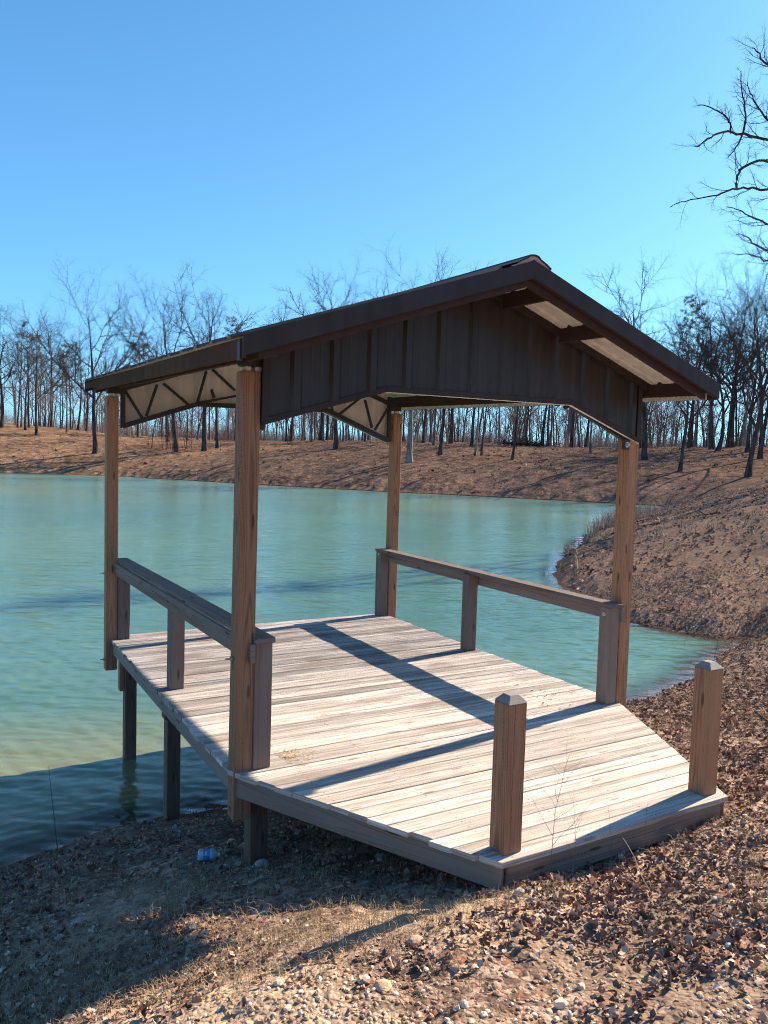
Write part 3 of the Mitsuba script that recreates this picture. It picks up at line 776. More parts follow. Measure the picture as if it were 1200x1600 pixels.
NAMED = [
 (23.3, 144.6, 34.1, 'spreading_a', .021, 'tall bare oak alone on the left bank beside the far left roof post'),
 (36.2, 137.2, 32.2, 'spreading_b', -.051, 'bare oak leaning left with crown showing above the low left eave of the roof'),
 (41.1, 136.3, 34.2, 'spreading_d', .007, 'broad bare oak with grey trunk under the left eave, crown above the roof'),
 (44.4, 139.0, 30.5, 'upright_0', .016, 'dark bare trunk just right of the grey oak under the left eave'),
 (57.9, 115.5, 33.0, 'spreading_c', -.02, 'bare oak whose round crown rises above the middle of the left roof slope'),
 (56.5, 89.0, 28.5, 'pale', -.024, 'pale-barked tree close to the far shore just right of the far right roof post'),
 (80.8, 68.0, 27.6, 'spreading_e', -.066, 'bare tree with an open crown above the right roof slope'),
 (73.5, 56.2, 20.3, 'upright_1', .044, 'young bare tree leaning right on the open slope right of the near right roof post'),
 (99.6, 71.1, 22.6, 'bent', 0.02, 'tree with a thick curved trunk bending right above the right bank'),
 (73.9, 47.6, 22.8, 'spreading_b', .055, 'bare tree low on the slope at the right edge, trunk leaning right'),
 (109.8, 76.0, 31.0, 'spreading_d', .021, 'tallest straight bare tree on the crest of the right bank'),
 (103.0, 74.5, 28.2, 'spreading_a', .007, 'straight dark tree next to the curved trunk on the right bank'),
 (111.9, 72.1, 28.3, 'upright_2', .015, 'bare tree on the crest at the right edge of the view'),
 (67.6, 79.7, 22.1, 'slim_0', .105, 'thin tree leaning strongly right on the slope seen under the gable'),
 (80.9, 78.2, 17.6, 'slim_1', -.011, 'short slim tree left of the near right roof post on the open slope'),
 (63.4, 91.5, 25.1, 'slim_2', .031, 'slim tree low on the slope in the middle of the opening under the gable'),
 (67.5, 88.2, 21.9, 'slim_3', .017, 'left one of two close thin trees low on the slope under the gable'),
 (67.1, 86.1, 19.9, 'slim_0', .028, 'right one of two close thin trees low on the slope under the gable'),
 (11.3, 198.4, 29.8, 'spreading_e', 0, 'large bare tree cut by the left edge of the view'),
 (16.3, 174.3, 29.0, 'upright_0', .009, 'bare tree standing in front of the wood on the tan grass at far left'),
 (26.9, 241.8, 35.7, 'spreading_d', 0, 'thick dark trunk at the edge of the far left wood'),
 (29.3, 206.3, 28.6, 'upright_2', -.023, 'bare tree forking low at the edge of the far left wood'),
 (23.9, 186.5, 23.0, 'slim_1', 0, 'thin tree in the grass between the wood and the lone left oak'),
 (135.9, 104.7, 30.7, 'pine_0', 0, 'pine with reddish trunk behind the right end of the roof'),
 (27.6, 207.6, 22.0, 'pine_0', 0, 'bushy green pine in the left wood near the lone oak'),
 (17.4, 202.5, 26.0, 'pine_1', 0, 'round-topped green pine in the wood at far left'),
 (64.2, 186.3, 30.4, 'pine_0', 0, 'green pine behind the left eave of the roof'),
 (79.0, 128.0, 16.7, 'pine_1', .015, 'small yellow-green pine behind the pale-barked tree'),
 (38.1, 178.5, 24.7, 'pine_1', 0, 'pointed green pine left of the roof'),
]
for x, y, H, g, lean, lab in NAMED:
    plant('pine_tree' if g.startswith('pine') else 'bare_tree', g, x, y, H, lean, None, lab)
PLAIN = [(14.7, 199.0, 27.1), (16.0, 194.4, 25.7), (25.5, 243.0, 31.0), (31.0, 204.5, 23.8), (40.9, 162.4, 30.2), (62.8, 187.7, 32.8), (73.9, 176.1, 30.5), (66.7, 156.0, 31.5), (69.2, 150.4, 26.7), (72.8, 153.8, 30.0), (74.2, 153.2, 31.5),
         (77.3, 149.4, 29.9), (74.1, 135.0, 24.9), (80.0, 122.0, 26.4), (77.8, 115.1, 25.5), (85.7, 120.8, 29.3), (75.7, 100.4, 24.5), (93.1, 115.1, 29.3), (100.5, 115.8, 29.9), (96.3, 106.3, 27.9), (97.6, 106.1, 29.3), (102.4, 105.0, 26.4), (108.9, 107.9, 26.9), (136.0, 109.6, 24.4), (109.3, 76.4, 23.5)]
PLAIN += [(58, 26, 22), (66, 33, 24), (50, 20, 20), (72, 38, 22), (80, 36, 25), (62, 21, 21), (88, 56, 26), (110, 66, 29), (119, 69, 31), (101, 67, 26), (116, 78, 28), (122, 84, 27), (112, 86, 27)]
for i, (x, y, H) in enumerate(PLAIN):
    plant('slender_tree', ['slim_0', 'upright_1', 'slim_1', 'slim_2', 'upright_0', 'slim_3'][i % 6], x, y, H, trng.normal(0, 0.012), None, 'slender leafless tree at the edge of the wood on the far bank', 'tree', 'slender trees along the edge of the wood')
# the wood behind: the nearer trees one by one, the rest as one mass
n1 = n2 = 0
while n1 < 170 or n2 < 420:
    a = YAW + trng.uniform(-0.5, 0.54)
    r = trng.uniform(150, 330)
    x, y = EYE[0] + r * math.sin(a), EYE[1] + r * math.cos(a)
    d = float(shore_distance([x], [y])[0])
    if d < 50 or (x < 60 and d < 58):
        continue
    H = trng.uniform(15, 28)
    if r < 235 and n1 < 170:
        plant('wood_tree', f'distant_{n1 % 3}', x, y, H, trng.normal(0, 0.02), None, 'leafless grey-brown tree inside the wood behind the pond', 'tree', 'trees inside the wood')
        n1 += 1
    elif r >= 235 and n2 < 420:
        n2 += 1
        plant('', f'distant_{n2 % 3}', x, y, H * 0.95, trng.normal(0, 0.02), key=f'far_wood__{n2:03d}')
tag('far_wood', 'grey-brown leafless wood closing the view behind the pond', kind='stuff')
# thicket of thin stems between the trunks
g = np.random.default_rng(90)
ln = []
for _ in range(150):
    p = np.array([g.uniform(-7, 7), g.uniform(-4, 4), -0.3])
    H = g.uniform(1.2, 5.0)
    cp, cd = wander(g, p, norm(np.array([g.normal(0, .15), g.normal(0, .15), 1])), H, 4, 0.1, 0.05)
    ln.append((cp, np.linspace(0.03, 0.012, 5)))
    for _ in range(7):
        t = g.uniform(0.25, 1) * 4; i = min(int(t), 3)
        q = cp[i] + (cp[i + 1] - cp[i]) * (t - i)
        a = g.uniform(0, 6.28)
        bp_, _d = wander(g, q, norm(np.array([math.cos(a), math.sin(a), 0.7])), H * g.uniform(0.15, 0.4), 2, 0.2, 0.05)
        ln.append((bp_, np.array([0.016, 0.011, 0.008])))
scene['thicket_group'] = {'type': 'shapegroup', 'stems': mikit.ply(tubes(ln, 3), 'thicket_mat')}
k = 0
while k < 125:
    a = YAW + trng.uniform(-0.5, 0.54)
    r = trng.uniform(165, 340)
    x, y = EYE[0] + r * math.sin(a), EYE[1] + r * math.cos(a)
    d = float(shore_distance([x], [y])[0])
    if d < 66:
        continue
    k += 1
    s = trng.uniform(0.7, 1.25)
    scene[f'undergrowth__{k:03d}'] = {'type': 'instance', 'shapegroup': {'type': 'ref', 'id': 'thicket_group'},
                                      'to_world': T().translate([x, y, gz_at(x, y)]) @ T().rotate([0, 0, 1], trng.uniform(0, 360)) @ T().scale([s, s, s])}
tag('undergrowth', 'grey-brown thicket of thin stems among the far trunks', kind='stuff')
# saplings that keep some red-brown leaves
def sapling(seed):
    g = np.random.default_rng(seed)
    ln, lv = [], []
    for s in range(4):
        p = np.array([g.normal(0, .5), g.normal(0, .5), -0.2])
        cp, cd = wander(g, p, norm(np.array([g.normal(0, .1), g.normal(0, .1), 1])), g.uniform(4, 7), 6, 0.06, 0.05)
        ln.append((cp, np.linspace(0.05, 0.012, 7)))
        for _ in range(14):
            t = g.uniform(0.2, 1) * 6; i = min(int(t), 5)
            q = cp[i] + (cp[i + 1] - cp[i]) * (t - i)
            a = g.uniform(0, 6.28)
            bp_, _d = wander(g, q, norm(np.array([math.cos(a), math.sin(a), 0.5])), g.uniform(0.5, 1.4), 2, 0.2, 0.05)
            ln.append((np.vstack([bp_, bp_[-1] + (bp_[-1] - bp_[0]) * 0.2, bp_[-1] + (bp_[-1] - bp_[0]) * 0.3, bp_[-1] + (bp_[-1] - bp_[0]) * 0.35, bp_[-1] + (bp_[-1] - bp_[0]) * 0.4]), np.linspace(0.014, 0.006, 7)))
            for _ in range(5):
                c = bp_[g.integers(1, 3)] + g.normal(0, 0.12, 3)
                e = g.normal(0, 0.09, (2, 3))
                lv.append([c, c + e[0], c + e[1]])
    lv = np.array(lv).reshape(-1, 3)
    return tubes(ln, 3), (lv, np.arange(len(lv)).reshape(-1, 3))
st, lf = sapling(5)
scene['sapling_group'] = {'type': 'shapegroup', 'stems': mikit.ply(st, 'twig_mat'), 'leaves': mikit.ply(lf, 'brown_leaf_mat')}
for i, (x, y, s) in enumerate([(36.8, 141.5, 1.5), (38.9, 140.5, 1.3), (35.0, 143.0, 1.2), (33.4, 146.0, 1.0), (112, 96, 1.3), (118, 99, 1.4), (105, 92, 1.2), (92, 108, 1.2), (83, 118, 1.1), (122, 90, 1.4)]):
    k = numbered('sapling')
    scene[k] = {'type': 'instance', 'shapegroup': {'type': 'ref', 'id': 'sapling_group'}, 'to_world': T().translate([x, y, gz_at(x, y)]) @ T().rotate([0, 0, 1], 77.0 * i) @ T().scale([s, s, s])}
    tag(k, 'thin saplings with red-brown leaves near the lone left oak' if i < 4 else 'thin sapling with red-brown leaves among the trunks on the right bank', 'sapling', 'saplings on the left bank' if i < 4 else 'saplings on the right bank')
# big oak just outside the right edge, its limbs reaching into view
g = np.random.default_rng(17)
BX, BY = 42.2, 22.2
bz = gz_at(BX, BY)
bt, bd = wander(g, np.array([BX, BY, bz - 0.5]), np.array([0, 0, 1.0]), 29.0, 12, 0.012, 0.06)
brad = 0.24 * (1 - 0.93 * np.linspace(0, 1, 13)) ** 1.7 * (1 + 0.4 * np.exp(-np.linspace(0, 1, 13) * 20))
LIMBS = [
 (0.085, 0.021, [(42.03, 21.6, 17.29), (35.73, 19.26, 18.32), (33.78, 19.55, 18.64), (32.34, 19.86, 18.7), (31.2, 20.16, 18.62), (30.41, 20.24, 18.23), (29.88, 20.34, 17.83), (29.51, 20.37, 17.69)]),
 (0.085, 0.017, [(42.03, 21.75, 14.14), (38.13, 19.8, 15.34), (34.56, 18.35, 15.77), (33.06, 18.87, 15.91), (32.25, 19.17, 15.92), (31.32, 19.53, 15.79), (30.18, 19.8, 15.31), (29.07, 20.07, 15.02), (27.96, 20.33, 14.54)]),
 (0.052, 0.018, [(32.31, 19.88, 18.73), (32.28, 19.8, 19.81), (32.03, 19.82, 20.41), (31.85, 19.85, 21.56)]),
 (0.052, 0.018, [(31.67, 20.07, 18.67), (31.61, 20.15, 19.22), (31.19, 20.24, 19.55), (30.54, 20.63, 19.87), (30.2, 20.84, 19.9)]),
 (0.046, 0.018, [(32.28, 19.89, 18.7), (31.74, 19.8, 17.93), (31.25, 19.86, 17.33)]),
 (0.052, 0.065, [(31.47, 19.44, 15.85), (31.46, 19.34, 16.52), (32.04, 19.2, 17.03), (33.08, 18.98, 17.33), (35.13, 18.66, 17.33)]),
 (0.078, 0.018, [(42.03, 21.75, 10.84), (35.72, 17.7, 12.64), (33.56, 18.09, 13.9), (32.22, 18.54, 14.2), (31.43, 18.84, 14.51), (30.51, 19.22, 14.74)]),
 (0.078, 0.018, [(42.03, 21.75, 11.29), (35.25, 18.77, 12.94), (33.74, 19.34, 13.28), (32.97, 19.62, 13.7), (32.24, 19.89, 13.88)]),
 (0.091, 0.018, [(42.03, 21.75, 20.44), (35.63, 19.61, 22.01), (34.37, 20.01, 22.46), (33.68, 20.28, 23.0), (33.27, 20.36, 23.17)]),
 (0.078, 0.018, [(42.03, 21.75, 9.34), (35.82, 18.74, 12.23), (34.71, 19.43, 12.83), (33.87, 19.94, 13.12), (33.03, 20.42, 13.16)]),
 (0.078, 0.018, [(42.03, 21.75, 19.24), (36.75, 19.71, 20.6), (35.04, 20.13, 20.03), (34.22, 20.3, 20.36), (33.66, 20.49, 21.08), (33.33, 20.55, 21.7)]),
]
def curve_pts(P, m=4):
    from scipy.interpolate import CubicSpline
    P = np.array(P); t = np.arange(len(P))
    return CubicSpline(t, P)(np.linspace(0, len(P) - 1, (len(P) - 1) * m + 1))
SPEC_LIMB = [(12, 0.12, 0.28, 0.85, 0.16, 0.10, 6), (6, 0.2, 0.5, 0.8, 0.2, 0.05, 4), (4, 0.2, 0.5, 0.8, 0.2, 0.03, 3)]
big, main = {}, [(bt, brad)]
for r0, r1, P in LIMBS:
    cp = curve_pts(P)
    cp[1:-1] += g.normal(0, 0.025, (len(cp) - 2, 3))
    cd = np.gradient(cp, axis=0); cd /= np.linalg.norm(cd, axis=1, keepdims=True)
    cr = np.linspace(r0, r1, len(cp))
    main.append((cp, cr))
    sprout(g, big, cp, cd, cr * 0.6, min(6.3, float(np.linalg.norm(np.diff(cp, axis=0), axis=1).sum())), 0, SPEC_LIMB)
for k in range(9):      # limbs on the far side of the tree
    i = int(g.integers(5, 12)); a = g.uniform(-1.2, 1.6)
    cp, cd = wander(g, bt[i], norm(np.array([math.cos(a), math.sin(a) * 0.9, 0.5])), g.uniform(4, 8), 8, 0.12, 0.05)
    cr = np.linspace(0.11, 0.018, 9)
    main.append((cp, cr))
    sprout(g, big, cp, cd, cr * 0.6, 6.5, 0, SPEC_LIMB)
k = thing('bare_oak', 'large bare oak with crooked limbs reaching into the sky at upper right', 'tree')
scene[f'{k}__trunk'] = mikit.ply(tubes(main, 8), 'bark', smooth=True)
scene[f'{k}__crown'] = mikit.ply(tubes([l for v in big.values() for l in v], 4), 'twig_mat')

# ------------------------------------------------------------------ ground cover
def ground_normal(x, y, e=0.06):
    hx = (ground_height(x + e, y) - ground_height(x - e, y)) / (2 * e)
    hy = (ground_height(x, y + e) - ground_height(x, y - e)) / (2 * e)
    n = np.stack([-hx, -hy, np.ones_like(hx)], 1)
    return n / np.linalg.norm(n, axis=1, keepdims=True)

def scatter(g, n, r0, r1, power=1.0, half=0.52):
    a = YAW + g.uniform(-half, half, n)
    r = (r0 ** (2 - power) + g.random(n) * (r1 ** (2 - power) - r0 ** (2 - power))) ** (1 / (2 - power))
    x, y = EYE[0] + r * np.sin(a), EYE[1] + r * np.cos(a)
    d = shore_distance(x, y)
    return x, y, r, d

def blob(x, y, list_):
    s = np.zeros_like(x)
    for cx, cy, rx, ry, ang, w in list_:
        c, q = math.cos(ang), math.sin(ang)
        u, v = (x - cx) * c + (y - cy) * q, -(x - cx) * q + (y - cy) * c
        s = np.maximum(s, w * np.exp(-(u / rx) ** 2 - (v / ry) ** 2))
    return s
GRAVEL = [(-0.25, -2.9, 0.75, 0.32, -0.4, 1.0), (2.75, -2.75, 0.9, 0.3, 0.15, 0.9), (1.3, -3.55, 0.8, 0.25, 0.1, 0.8), (-1.2, -2.0, 0.4, 0.25, -0.5, 0.5), (0.7, -2.75, 0.4, 0.2, 0, 0.45)]
LEAFY = [(2.1, -2.35, 1.5, 0.3, 0.08, 1.0), (4.2, -1.2, 1.2, 1.6, 0.6, 0.7), (1.7, -3.1, 0.5, 0.25, 0.3, 0.8), (0.5, -3.35, 0.2, 0.15, 0.3, 0.7), (0.1, -2.45, 0.15, 0.12, 0, 0.6), (2.6, -3.5, 1.0, 0.3, 0.3, 0.7)]
GRASSY = [(-0.6, -1.45, 0.9, 0.4, -0.35, 1.0), (0.35, -1.95, 0.7, 0.22, -0.3, 1.0), (-1.3, -0.6, 1.2, 0.7, 0.3, 0.45), (1.7, -2.95, 0.5, 0.3, 0.2, 0.5), (2.3, -3.35, 0.7, 0.3, 0.2, 0.5)]

def leaf_mesh(g, x, y, size, lift, colors):
    n = len(x)
    t = np.array([0.0, 0.28, 0.52, 0.8, 1.0]); wd = np.array([0.03, 0.3, 0.18, 0.3, 0.03])
    nrm = ground_normal(x, y)
    nrm = nrm + g.normal(0, 0.34, (n, 3)); nrm /= np.linalg.norm(nrm, axis=1, keepdims=True)
    a = np.cross(nrm, g.normal(0, 1, (n, 3))); a /= np.linalg.norm(a, axis=1, keepdims=True)
    b = np.cross(nrm, a)
    c1, c2 = g.normal(0.15, 0.5, n), g.normal(0.2, 0.6, n)
    base = np.stack([x, y, ground_height(x, y) + lift], 1)
    V = np.zeros((n, 15, 3))
    for i in range(5):
        for j, s in enumerate((-1, 0, 1)):
            w = wd[i] * s * g.uniform(0.75, 1.25, n)
            u = t[i] - 0.5
            h = c1 * u * u * 1.6 + c2 * np.abs(w) * 1.5
            V[:, i * 3 + j] = base + size[:, None] * (a * u + b * w[:, None] + nrm * h[:, None])
    f = []
    for i in range(4):
        for j in range(2):
            k = i * 3 + j
            f += [[k, k + 1, k + 4], [k, k + 4, k + 3]]
    F = (np.array(f)[None] + (np.arange(n) * 15)[:, None, None]).reshape(-1, 3)
    C = np.repeat(colors, 15, axis=0) * g.uniform(0.85, 1.1, (n * 15, 1))
    return V.reshape(-1, 3), F, C

scene['litter_mat'] = {'type': 'twosided', 'bsdf': {'type': 'diffuse', 'reflectance': {'type': 'mesh_attribute', 'name': 'vertex_color'}}}
g = np.random.default_rng(33)
PAL = np.array([(0.19, 0.115, 0.095), (0.27, 0.17, 0.135), (0.36, 0.245, 0.195), (0.14, 0.08, 0.07), (0.43, 0.32, 0.26), (0.30, 0.13, 0.09), (0.52, 0.41, 0.35)])
PW = np.array([0.23, 0.25, 0.2, 0.14, 0.1, 0.04, 0.04])
def leaves(n, r0, r1, power, smin, smax, base_density):
    x, y, r, d = scatter(g, n, r0, r1, power)
    p3 = np.stack([x, y, 0 * x], 1)
    dens = base_density + 1.0 * blob(x, y, LEAFY) + 0.5 * smooth01(0.48, 0.62, meshkit.fbm(p3 * 0.7, 3, 21)) - 0.75 * blob(x, y, GRAVEL) - 0.45 * blob(x, y, GRASSY)
    ok = (d > 0.03) & (g.random(len(x)) < dens)
    x, y = x[ok], y[ok]
    col = (1.2 - 0.15 * smooth01(2, 9, y))[:, None] * PAL[g.choice(len(PAL), len(x), p=PW)] * np.array([0.85, 0.91, 0.9]) * g.uniform(0.75, 1.2, (len(x), 1))
    sz = g.uniform(smin, smax, len(x)) * np.where(g.random(len(x)) < 0.12, 1.4, 1.0)
    return leaf_mesh(g, x, y, sz, 0.012, col)
parts = [leaves(46000, 2.2, 9, 0.8, 0.018, 0.055, 0.17), leaves(62000, 9, 24, 1.0, 0.03, 0.075, 0.62), leaves(30000, 24, 75, 1.0, 0.08, 0.17, 0.42), leaves(7000, 75, 190, 1.0, 0.25, 0.5, 0.3)]
at, V, F, C = 0, [], [], []
for v, f, c in parts:
    V.append(v); F.append(f + at); C.append(c); at += len(v)
scene['leaf_litter'] = mikit.ply((np.vstack(V), np.vstack(F)), 'litter_mat', color=np.vstack(C))
tag('leaf_litter', 'dry curled brown leaves lying on the bank', kind='stuff')

# gravel and small stones
ico = trimesh.creation.icosphere(subdivisions=1, radius=1.0)
def stone_mesh(g, x, y, size, colors, sink=0.25):
    n = len(x)
    v0 = ico.vertices; m = len(v0)
    V = np.repeat(v0[None], n, 0) * (1 + g.normal(0, 0.1, (n, m, 1)))
    V *= g.uniform(0.6, 1.25, (n, 1, 3)) * np.array([1, 1, 0.72])
    ang = g.uniform(0, 6.28, n)
    c, s = np.cos(ang)[:, None], np.sin(ang)[:, None]
    V = np.stack([V[..., 0] * c - V[..., 1] * s, V[..., 0] * s + V[..., 1] * c, V[..., 2]], -1) * size[:, None, None]
    V += np.stack([x, y, ground_height(x, y) + size * sink], 1)[:, None]
    F = (ico.faces[None] + (np.arange(n) * m)[:, None, None]).reshape(-1, 3)
    return V.reshape(-1, 3), F, np.repeat(colors, m, axis=0)
x, y, r, d = scatter(g, 45000, 2.0, 8.0, 1.1)
p3 = np.stack([x, y, 0 * x], 1)
dens = 0.035 + blob(x, y, GRAVEL) * (0.35 + 0.9 * smooth01(0.4, 0.6, meshkit.fbm(p3 * 3.0, 2, 30))) + 0.10 * smooth01(0.5, 0.65, meshkit.fbm(p3 * 0.9, 2, 31))
ok = (d > 0.05) & (g.random(len(x)) < dens)
x, y = x[ok], y[ok]
col = np.array([(0.5, 0.36, 0.25), (0.42, 0.28, 0.19), (0.6, 0.49, 0.38), (0.34, 0.2, 0.13), (0.55, 0.5, 0.45)])[g.choice(5, len(x), p=[.3, .3, .2, .1, .1])] * g.uniform(0.8, 1.15, (len(x), 1))
gs = stone_mesh(g, x, y, g.lognormal(-4.95, 0.45, len(x)), col)
scene['gravel'] = mikit.ply((gs[0], gs[1]), 'litter_mat', color=gs[2])
tag('gravel', 'tan gravel and pebbles on the bare clay', kind='stuff')

# dry grass
def grass_mesh(g, x, y, h, lean, w, colors):
    n = len(x)
    a = g.uniform(0, 6.28, n)
    d = np.stack([np.cos(a), np.sin(a), 0 * a], 1)
    s = np.stack([-np.sin(a), np.cos(a), 0 * a], 1) * w[:, None]
    b = np.stack([x, y, ground_height(x, y) - 0.005], 1)
    up = np.array([0, 0, 1.0])
    m1 = b + (d * lean[:, None] * 0.35 + up * 0.62) * h[:, None]
    m2 = b + (d * lean[:, None] + up * (1 - 0.35 * np.minimum(lean, 1.6))[:, None]) * h[:, None]
    V = np.stack([b - s, b + s, m1 - s * 0.8, m1 + s * 0.8, m2], 1)
    F = (np.array([[0, 1, 3], [0, 3, 2], [2, 3, 4]])[None] + (np.arange(n) * 5)[:, None, None]).reshape(-1, 3)
    return V.reshape(-1, 3), F, np.repeat(colors, 5, axis=0)
def grass(n, r0, r1, power, hmin, hmax, w, base, extra=None):
    x, y, r, d = scatter(g, n, r0, r1, power)
    p3 = np.stack([x, y, 0 * x], 1)
    dens = base * (0.2 + 1.6 * smooth01(0.42, 0.66, meshkit.fbm(p3 * 0.8, 3, 41))) + 0.9 * blob(x, y, GRASSY) - 0.5 * blob(x, y, GRAVEL) - 0.3 * blob(x, y, LEAFY)
    ok = (d > 0.02) & (g.random(len(x)) < dens)
    x, y = x[ok], y[ok]
    k = np.repeat(np.arange(len(x)), 3)
    x, y = x[k] + g.normal(0, hmax * 0.25, len(k)), y[k] + g.normal(0, hmax * 0.25, len(k))
    col = np.array([(0.42, 0.32, 0.2), (0.32, 0.23, 0.14), (0.22, 0.17, 0.1), (0.5, 0.42, 0.3), (0.2, 0.2, 0.09)])[g.choice(5, len(x), p=[.33, .3, .17, .15, .05])] * g.uniform(0.8, 1.2, (len(x), 1))
    return grass_mesh(g, x, y, g.uniform(hmin, hmax, len(x)), np.abs(g.normal(0.6, 0.6, len(x))), np.full(len(x), w), col)
parts = [grass(30000, 2.2, 8.5, 1.0, 0.02, 0.085, 0.0011, 0.35), grass(16000, 8.5, 26, 1.0, 0.04, 0.15, 0.0022, 0.5), grass(9000, 26, 150, 1.2, 0.2, 0.5, 0.015, 0.45)]
# tall tuft on the point of the right bank
n = 900
tx, ty = g.normal(30.5, 1.6, n), g.normal(25.3, 0.9, n)
okk = shore_distance(tx, ty) > 0.02
tx, ty = tx[okk], ty[okk]
parts.append(grass_mesh(g, tx, ty, g.uniform(0.5, 1.3, len(tx)), np.abs(g.normal(0.3, 0.25, len(tx))), np.full(len(tx), 0.012), np.array([(0.45, 0.33, 0.24)]) * g.uniform(0.7, 1.2, (len(tx), 1))))
at, V, F, C = 0, [], [], []
for v, f, c in parts:
    V.append(v); F.append(f + at); C.append(c); at += len(v)
scene['dry_grass'] = mikit.ply((np.vstack(V), np.vstack(F)), 'litter_mat', color=np.vstack(C))
tag('dry_grass', 'thin dry tan grass on the banks', kind='stuff')

# ------------------------------------------------------------------ single small things
def stone(x, y, r, color, label):
    gg = np.random.default_rng(int(abs(x * 1000 + y * 77)) + 5)
    m = trimesh.creation.icosphere(subdivisions=3, radius=1.0)
    v = m.vertices * (1 + 0.45 * (meshkit.fbm(m.vertices * 1.6 + x * 9, 3) - 0.5))[:, None] * np.array([1.2, 0.9, 0.75]) * r
    v += [x, y, gz_at(x, y) + r * 0.45]
    k = put('stone', mikit.ply((v, m.faces), {'type': 'diffuse', 'reflectance': {'type': 'rgb', 'value': list(color)}}, smooth=40))
    tag(k, label, 'stone')
stone(0.23, -0.06, 0.045, (0.42, 0.4, 0.38), 'pale grey stone at the foot of the nearest dock pile')
stone(0.98, -2.13, 0.028, (0.5, 0.42, 0.36), 'pale stone on the leaves at the front left corner of the dock')
stone(0.15, -2.33, 0.035, (0.45, 0.3, 0.22), 'reddish stone on the bare clay below the front corner')

# crushed blue plastic bottle
bx, by = -0.03, 0.40
g = np.random.default_rng(2)
prof = [(0.0, 0.0), (0.03, 0.0), (0.034, 0.012), (0.033, 0.05), (0.029, 0.06), (0.033, 0.07), (0.033, 0.1), (0.034, 0.13), (0.028, 0.15), (0.013, 0.178), (0.013, 0.19)]
m = trimesh.creation.revolve(np.array(prof), sections=28)
v = m.vertices
v = v * np.array([1.25, 1.35, 0.85])
v += (meshkit.fbm(v * 26, 2)[:, None] - 0.5) * np.array([0.02, 0.02, 0.006])
M = trimesh.transformations.rotation_matrix(math.radians(90), [0, 1, 0])
Rz = trimesh.transformations.rotation_matrix(math.radians(-25), [0, 0, 1])
pos = np.array([bx - 0.08, by + 0.03, gz_at(bx, by) + 0.045])
place = lambda q: (q @ M[:3, :3].T) @ Rz[:3, :3].T + pos
bsdf('bottle_label', (0.05, 0.2, 0.5), 0.3, 0.5)
bsdf('bottle_blue', (0.38, 0.5, 0.62), 0.15, 0.6)
bsdf('bottle_white', (0.5, 0.55, 0.6), 0.3, 0.5)
kb = thing('plastic_bottle', 'crushed blue plastic bottle lying on the shaded mud by the nearest pile', 'bottle')
scene[f'{kb}__body'] = mikit.ply((place(v), m.faces), 'bottle_blue', smooth=45)
lb = trimesh.creation.revolve(np.array([(0.0305, 0.052), (0.0345, 0.053), (0.0345, 0.112), (0.031, 0.113)]), sections=28).subdivide()
lv2 = lb.vertices * np.array([1.25, 1.35, 0.85])
lv2 = lv2 + (meshkit.fbm(lv2 * 26, 2)[:, None] - 0.5) * np.array([0.02, 0.02, 0.006])
scene[f'{kb}__label'] = mikit.ply((place(lv2), lb.faces), 'bottle_label', smooth=45)
cp = cyl((0, 0, 0.186), (0, 0, 0.2), 0.0145, 14)
scene[f'{kb}__cap'] = mikit.ply((place(cp.vertices * np.array([1.25, 1.35, 0.85])), cp.faces), 'bottle_white', smooth=30)

# thin weed stems
def weed(name, x, y, H, seed, spread, label, cat='weed', lean=(0, 0), r=0.0035, twigs=8):
    g = np.random.default_rng(seed)
    p = np.array([x, y, gz_at(x, y) - 0.03])
    cp, cd = wander(g, p, norm(np.array([lean[0], lean[1], 1.0])), H, 9, 0.05, 0.03)
    r = r * 0.75
    cr = np.linspace(r, r * 0.35, 10)
    lines = {}
    if twigs:
        sprout(g, lines, cp, cd, cr, H, 0, [(twigs, 0.3, spread, 0.7, 0.12, 0.03, 5), (3, 0.3, 0.4, 0.7, 0.15, 0.0, 3)])
    ms = [(cp, cr)]
    for k in sorted(lines): ms += lines[k]
    k = put(name, mikit.ply(tubes(ms, 4), 'weed_mat'))
    tag(k, label, cat)
scene['weed_mat'] = {'type': 'twosided', 'bsdf': {'type': 'diffuse', 'reflectance': {'type': 'rgb', 'value': [0.13, 0.09, 0.07]}}}
weed('weed_stalk', 1.25, -2.08, 0.86, 4, 0.42, 'tall thin branched weed in front of the left front post of the dock', r=0.004, twigs=7)
weed('weed_stalk', 1.42, -2.1, 0.6, 5, 0.4, 'low branched weed right of the tallest weed at the dock front edge', twigs=8, r=0.0025)
weed('weed_stalk', 1.75, -2.1, 0.5, 6, 0.35, 'thin weed before the middle of the dock front edge', twigs=4, r=0.002)
weed('weed_stalk', 2.05, -2.1, 0.42, 7, 0.35, 'thin weed before the right half of the dock front edge', twigs=4, r=0.002)
weed('weed_stalk', 2.75, -2.12, 0.34, 8, 0.4, 'small weed at the foot of the right front post', twigs=6, r=0.002)
weed('reed_stem', -0.9, 2.34, 0.85, 9, 0.1, 'single dark stem standing at the water edge at lower left', 'stem', lean=(-0.08, 0), r=0.006, twigs=0)
weed('reed_stem', 10.4, 3.7, 1.15, 10, 0.1, 'single thin stem leaning over the small inlet right of the dock', 'stem', lean=(0.3, 0.05), r=0.007, twigs=2)

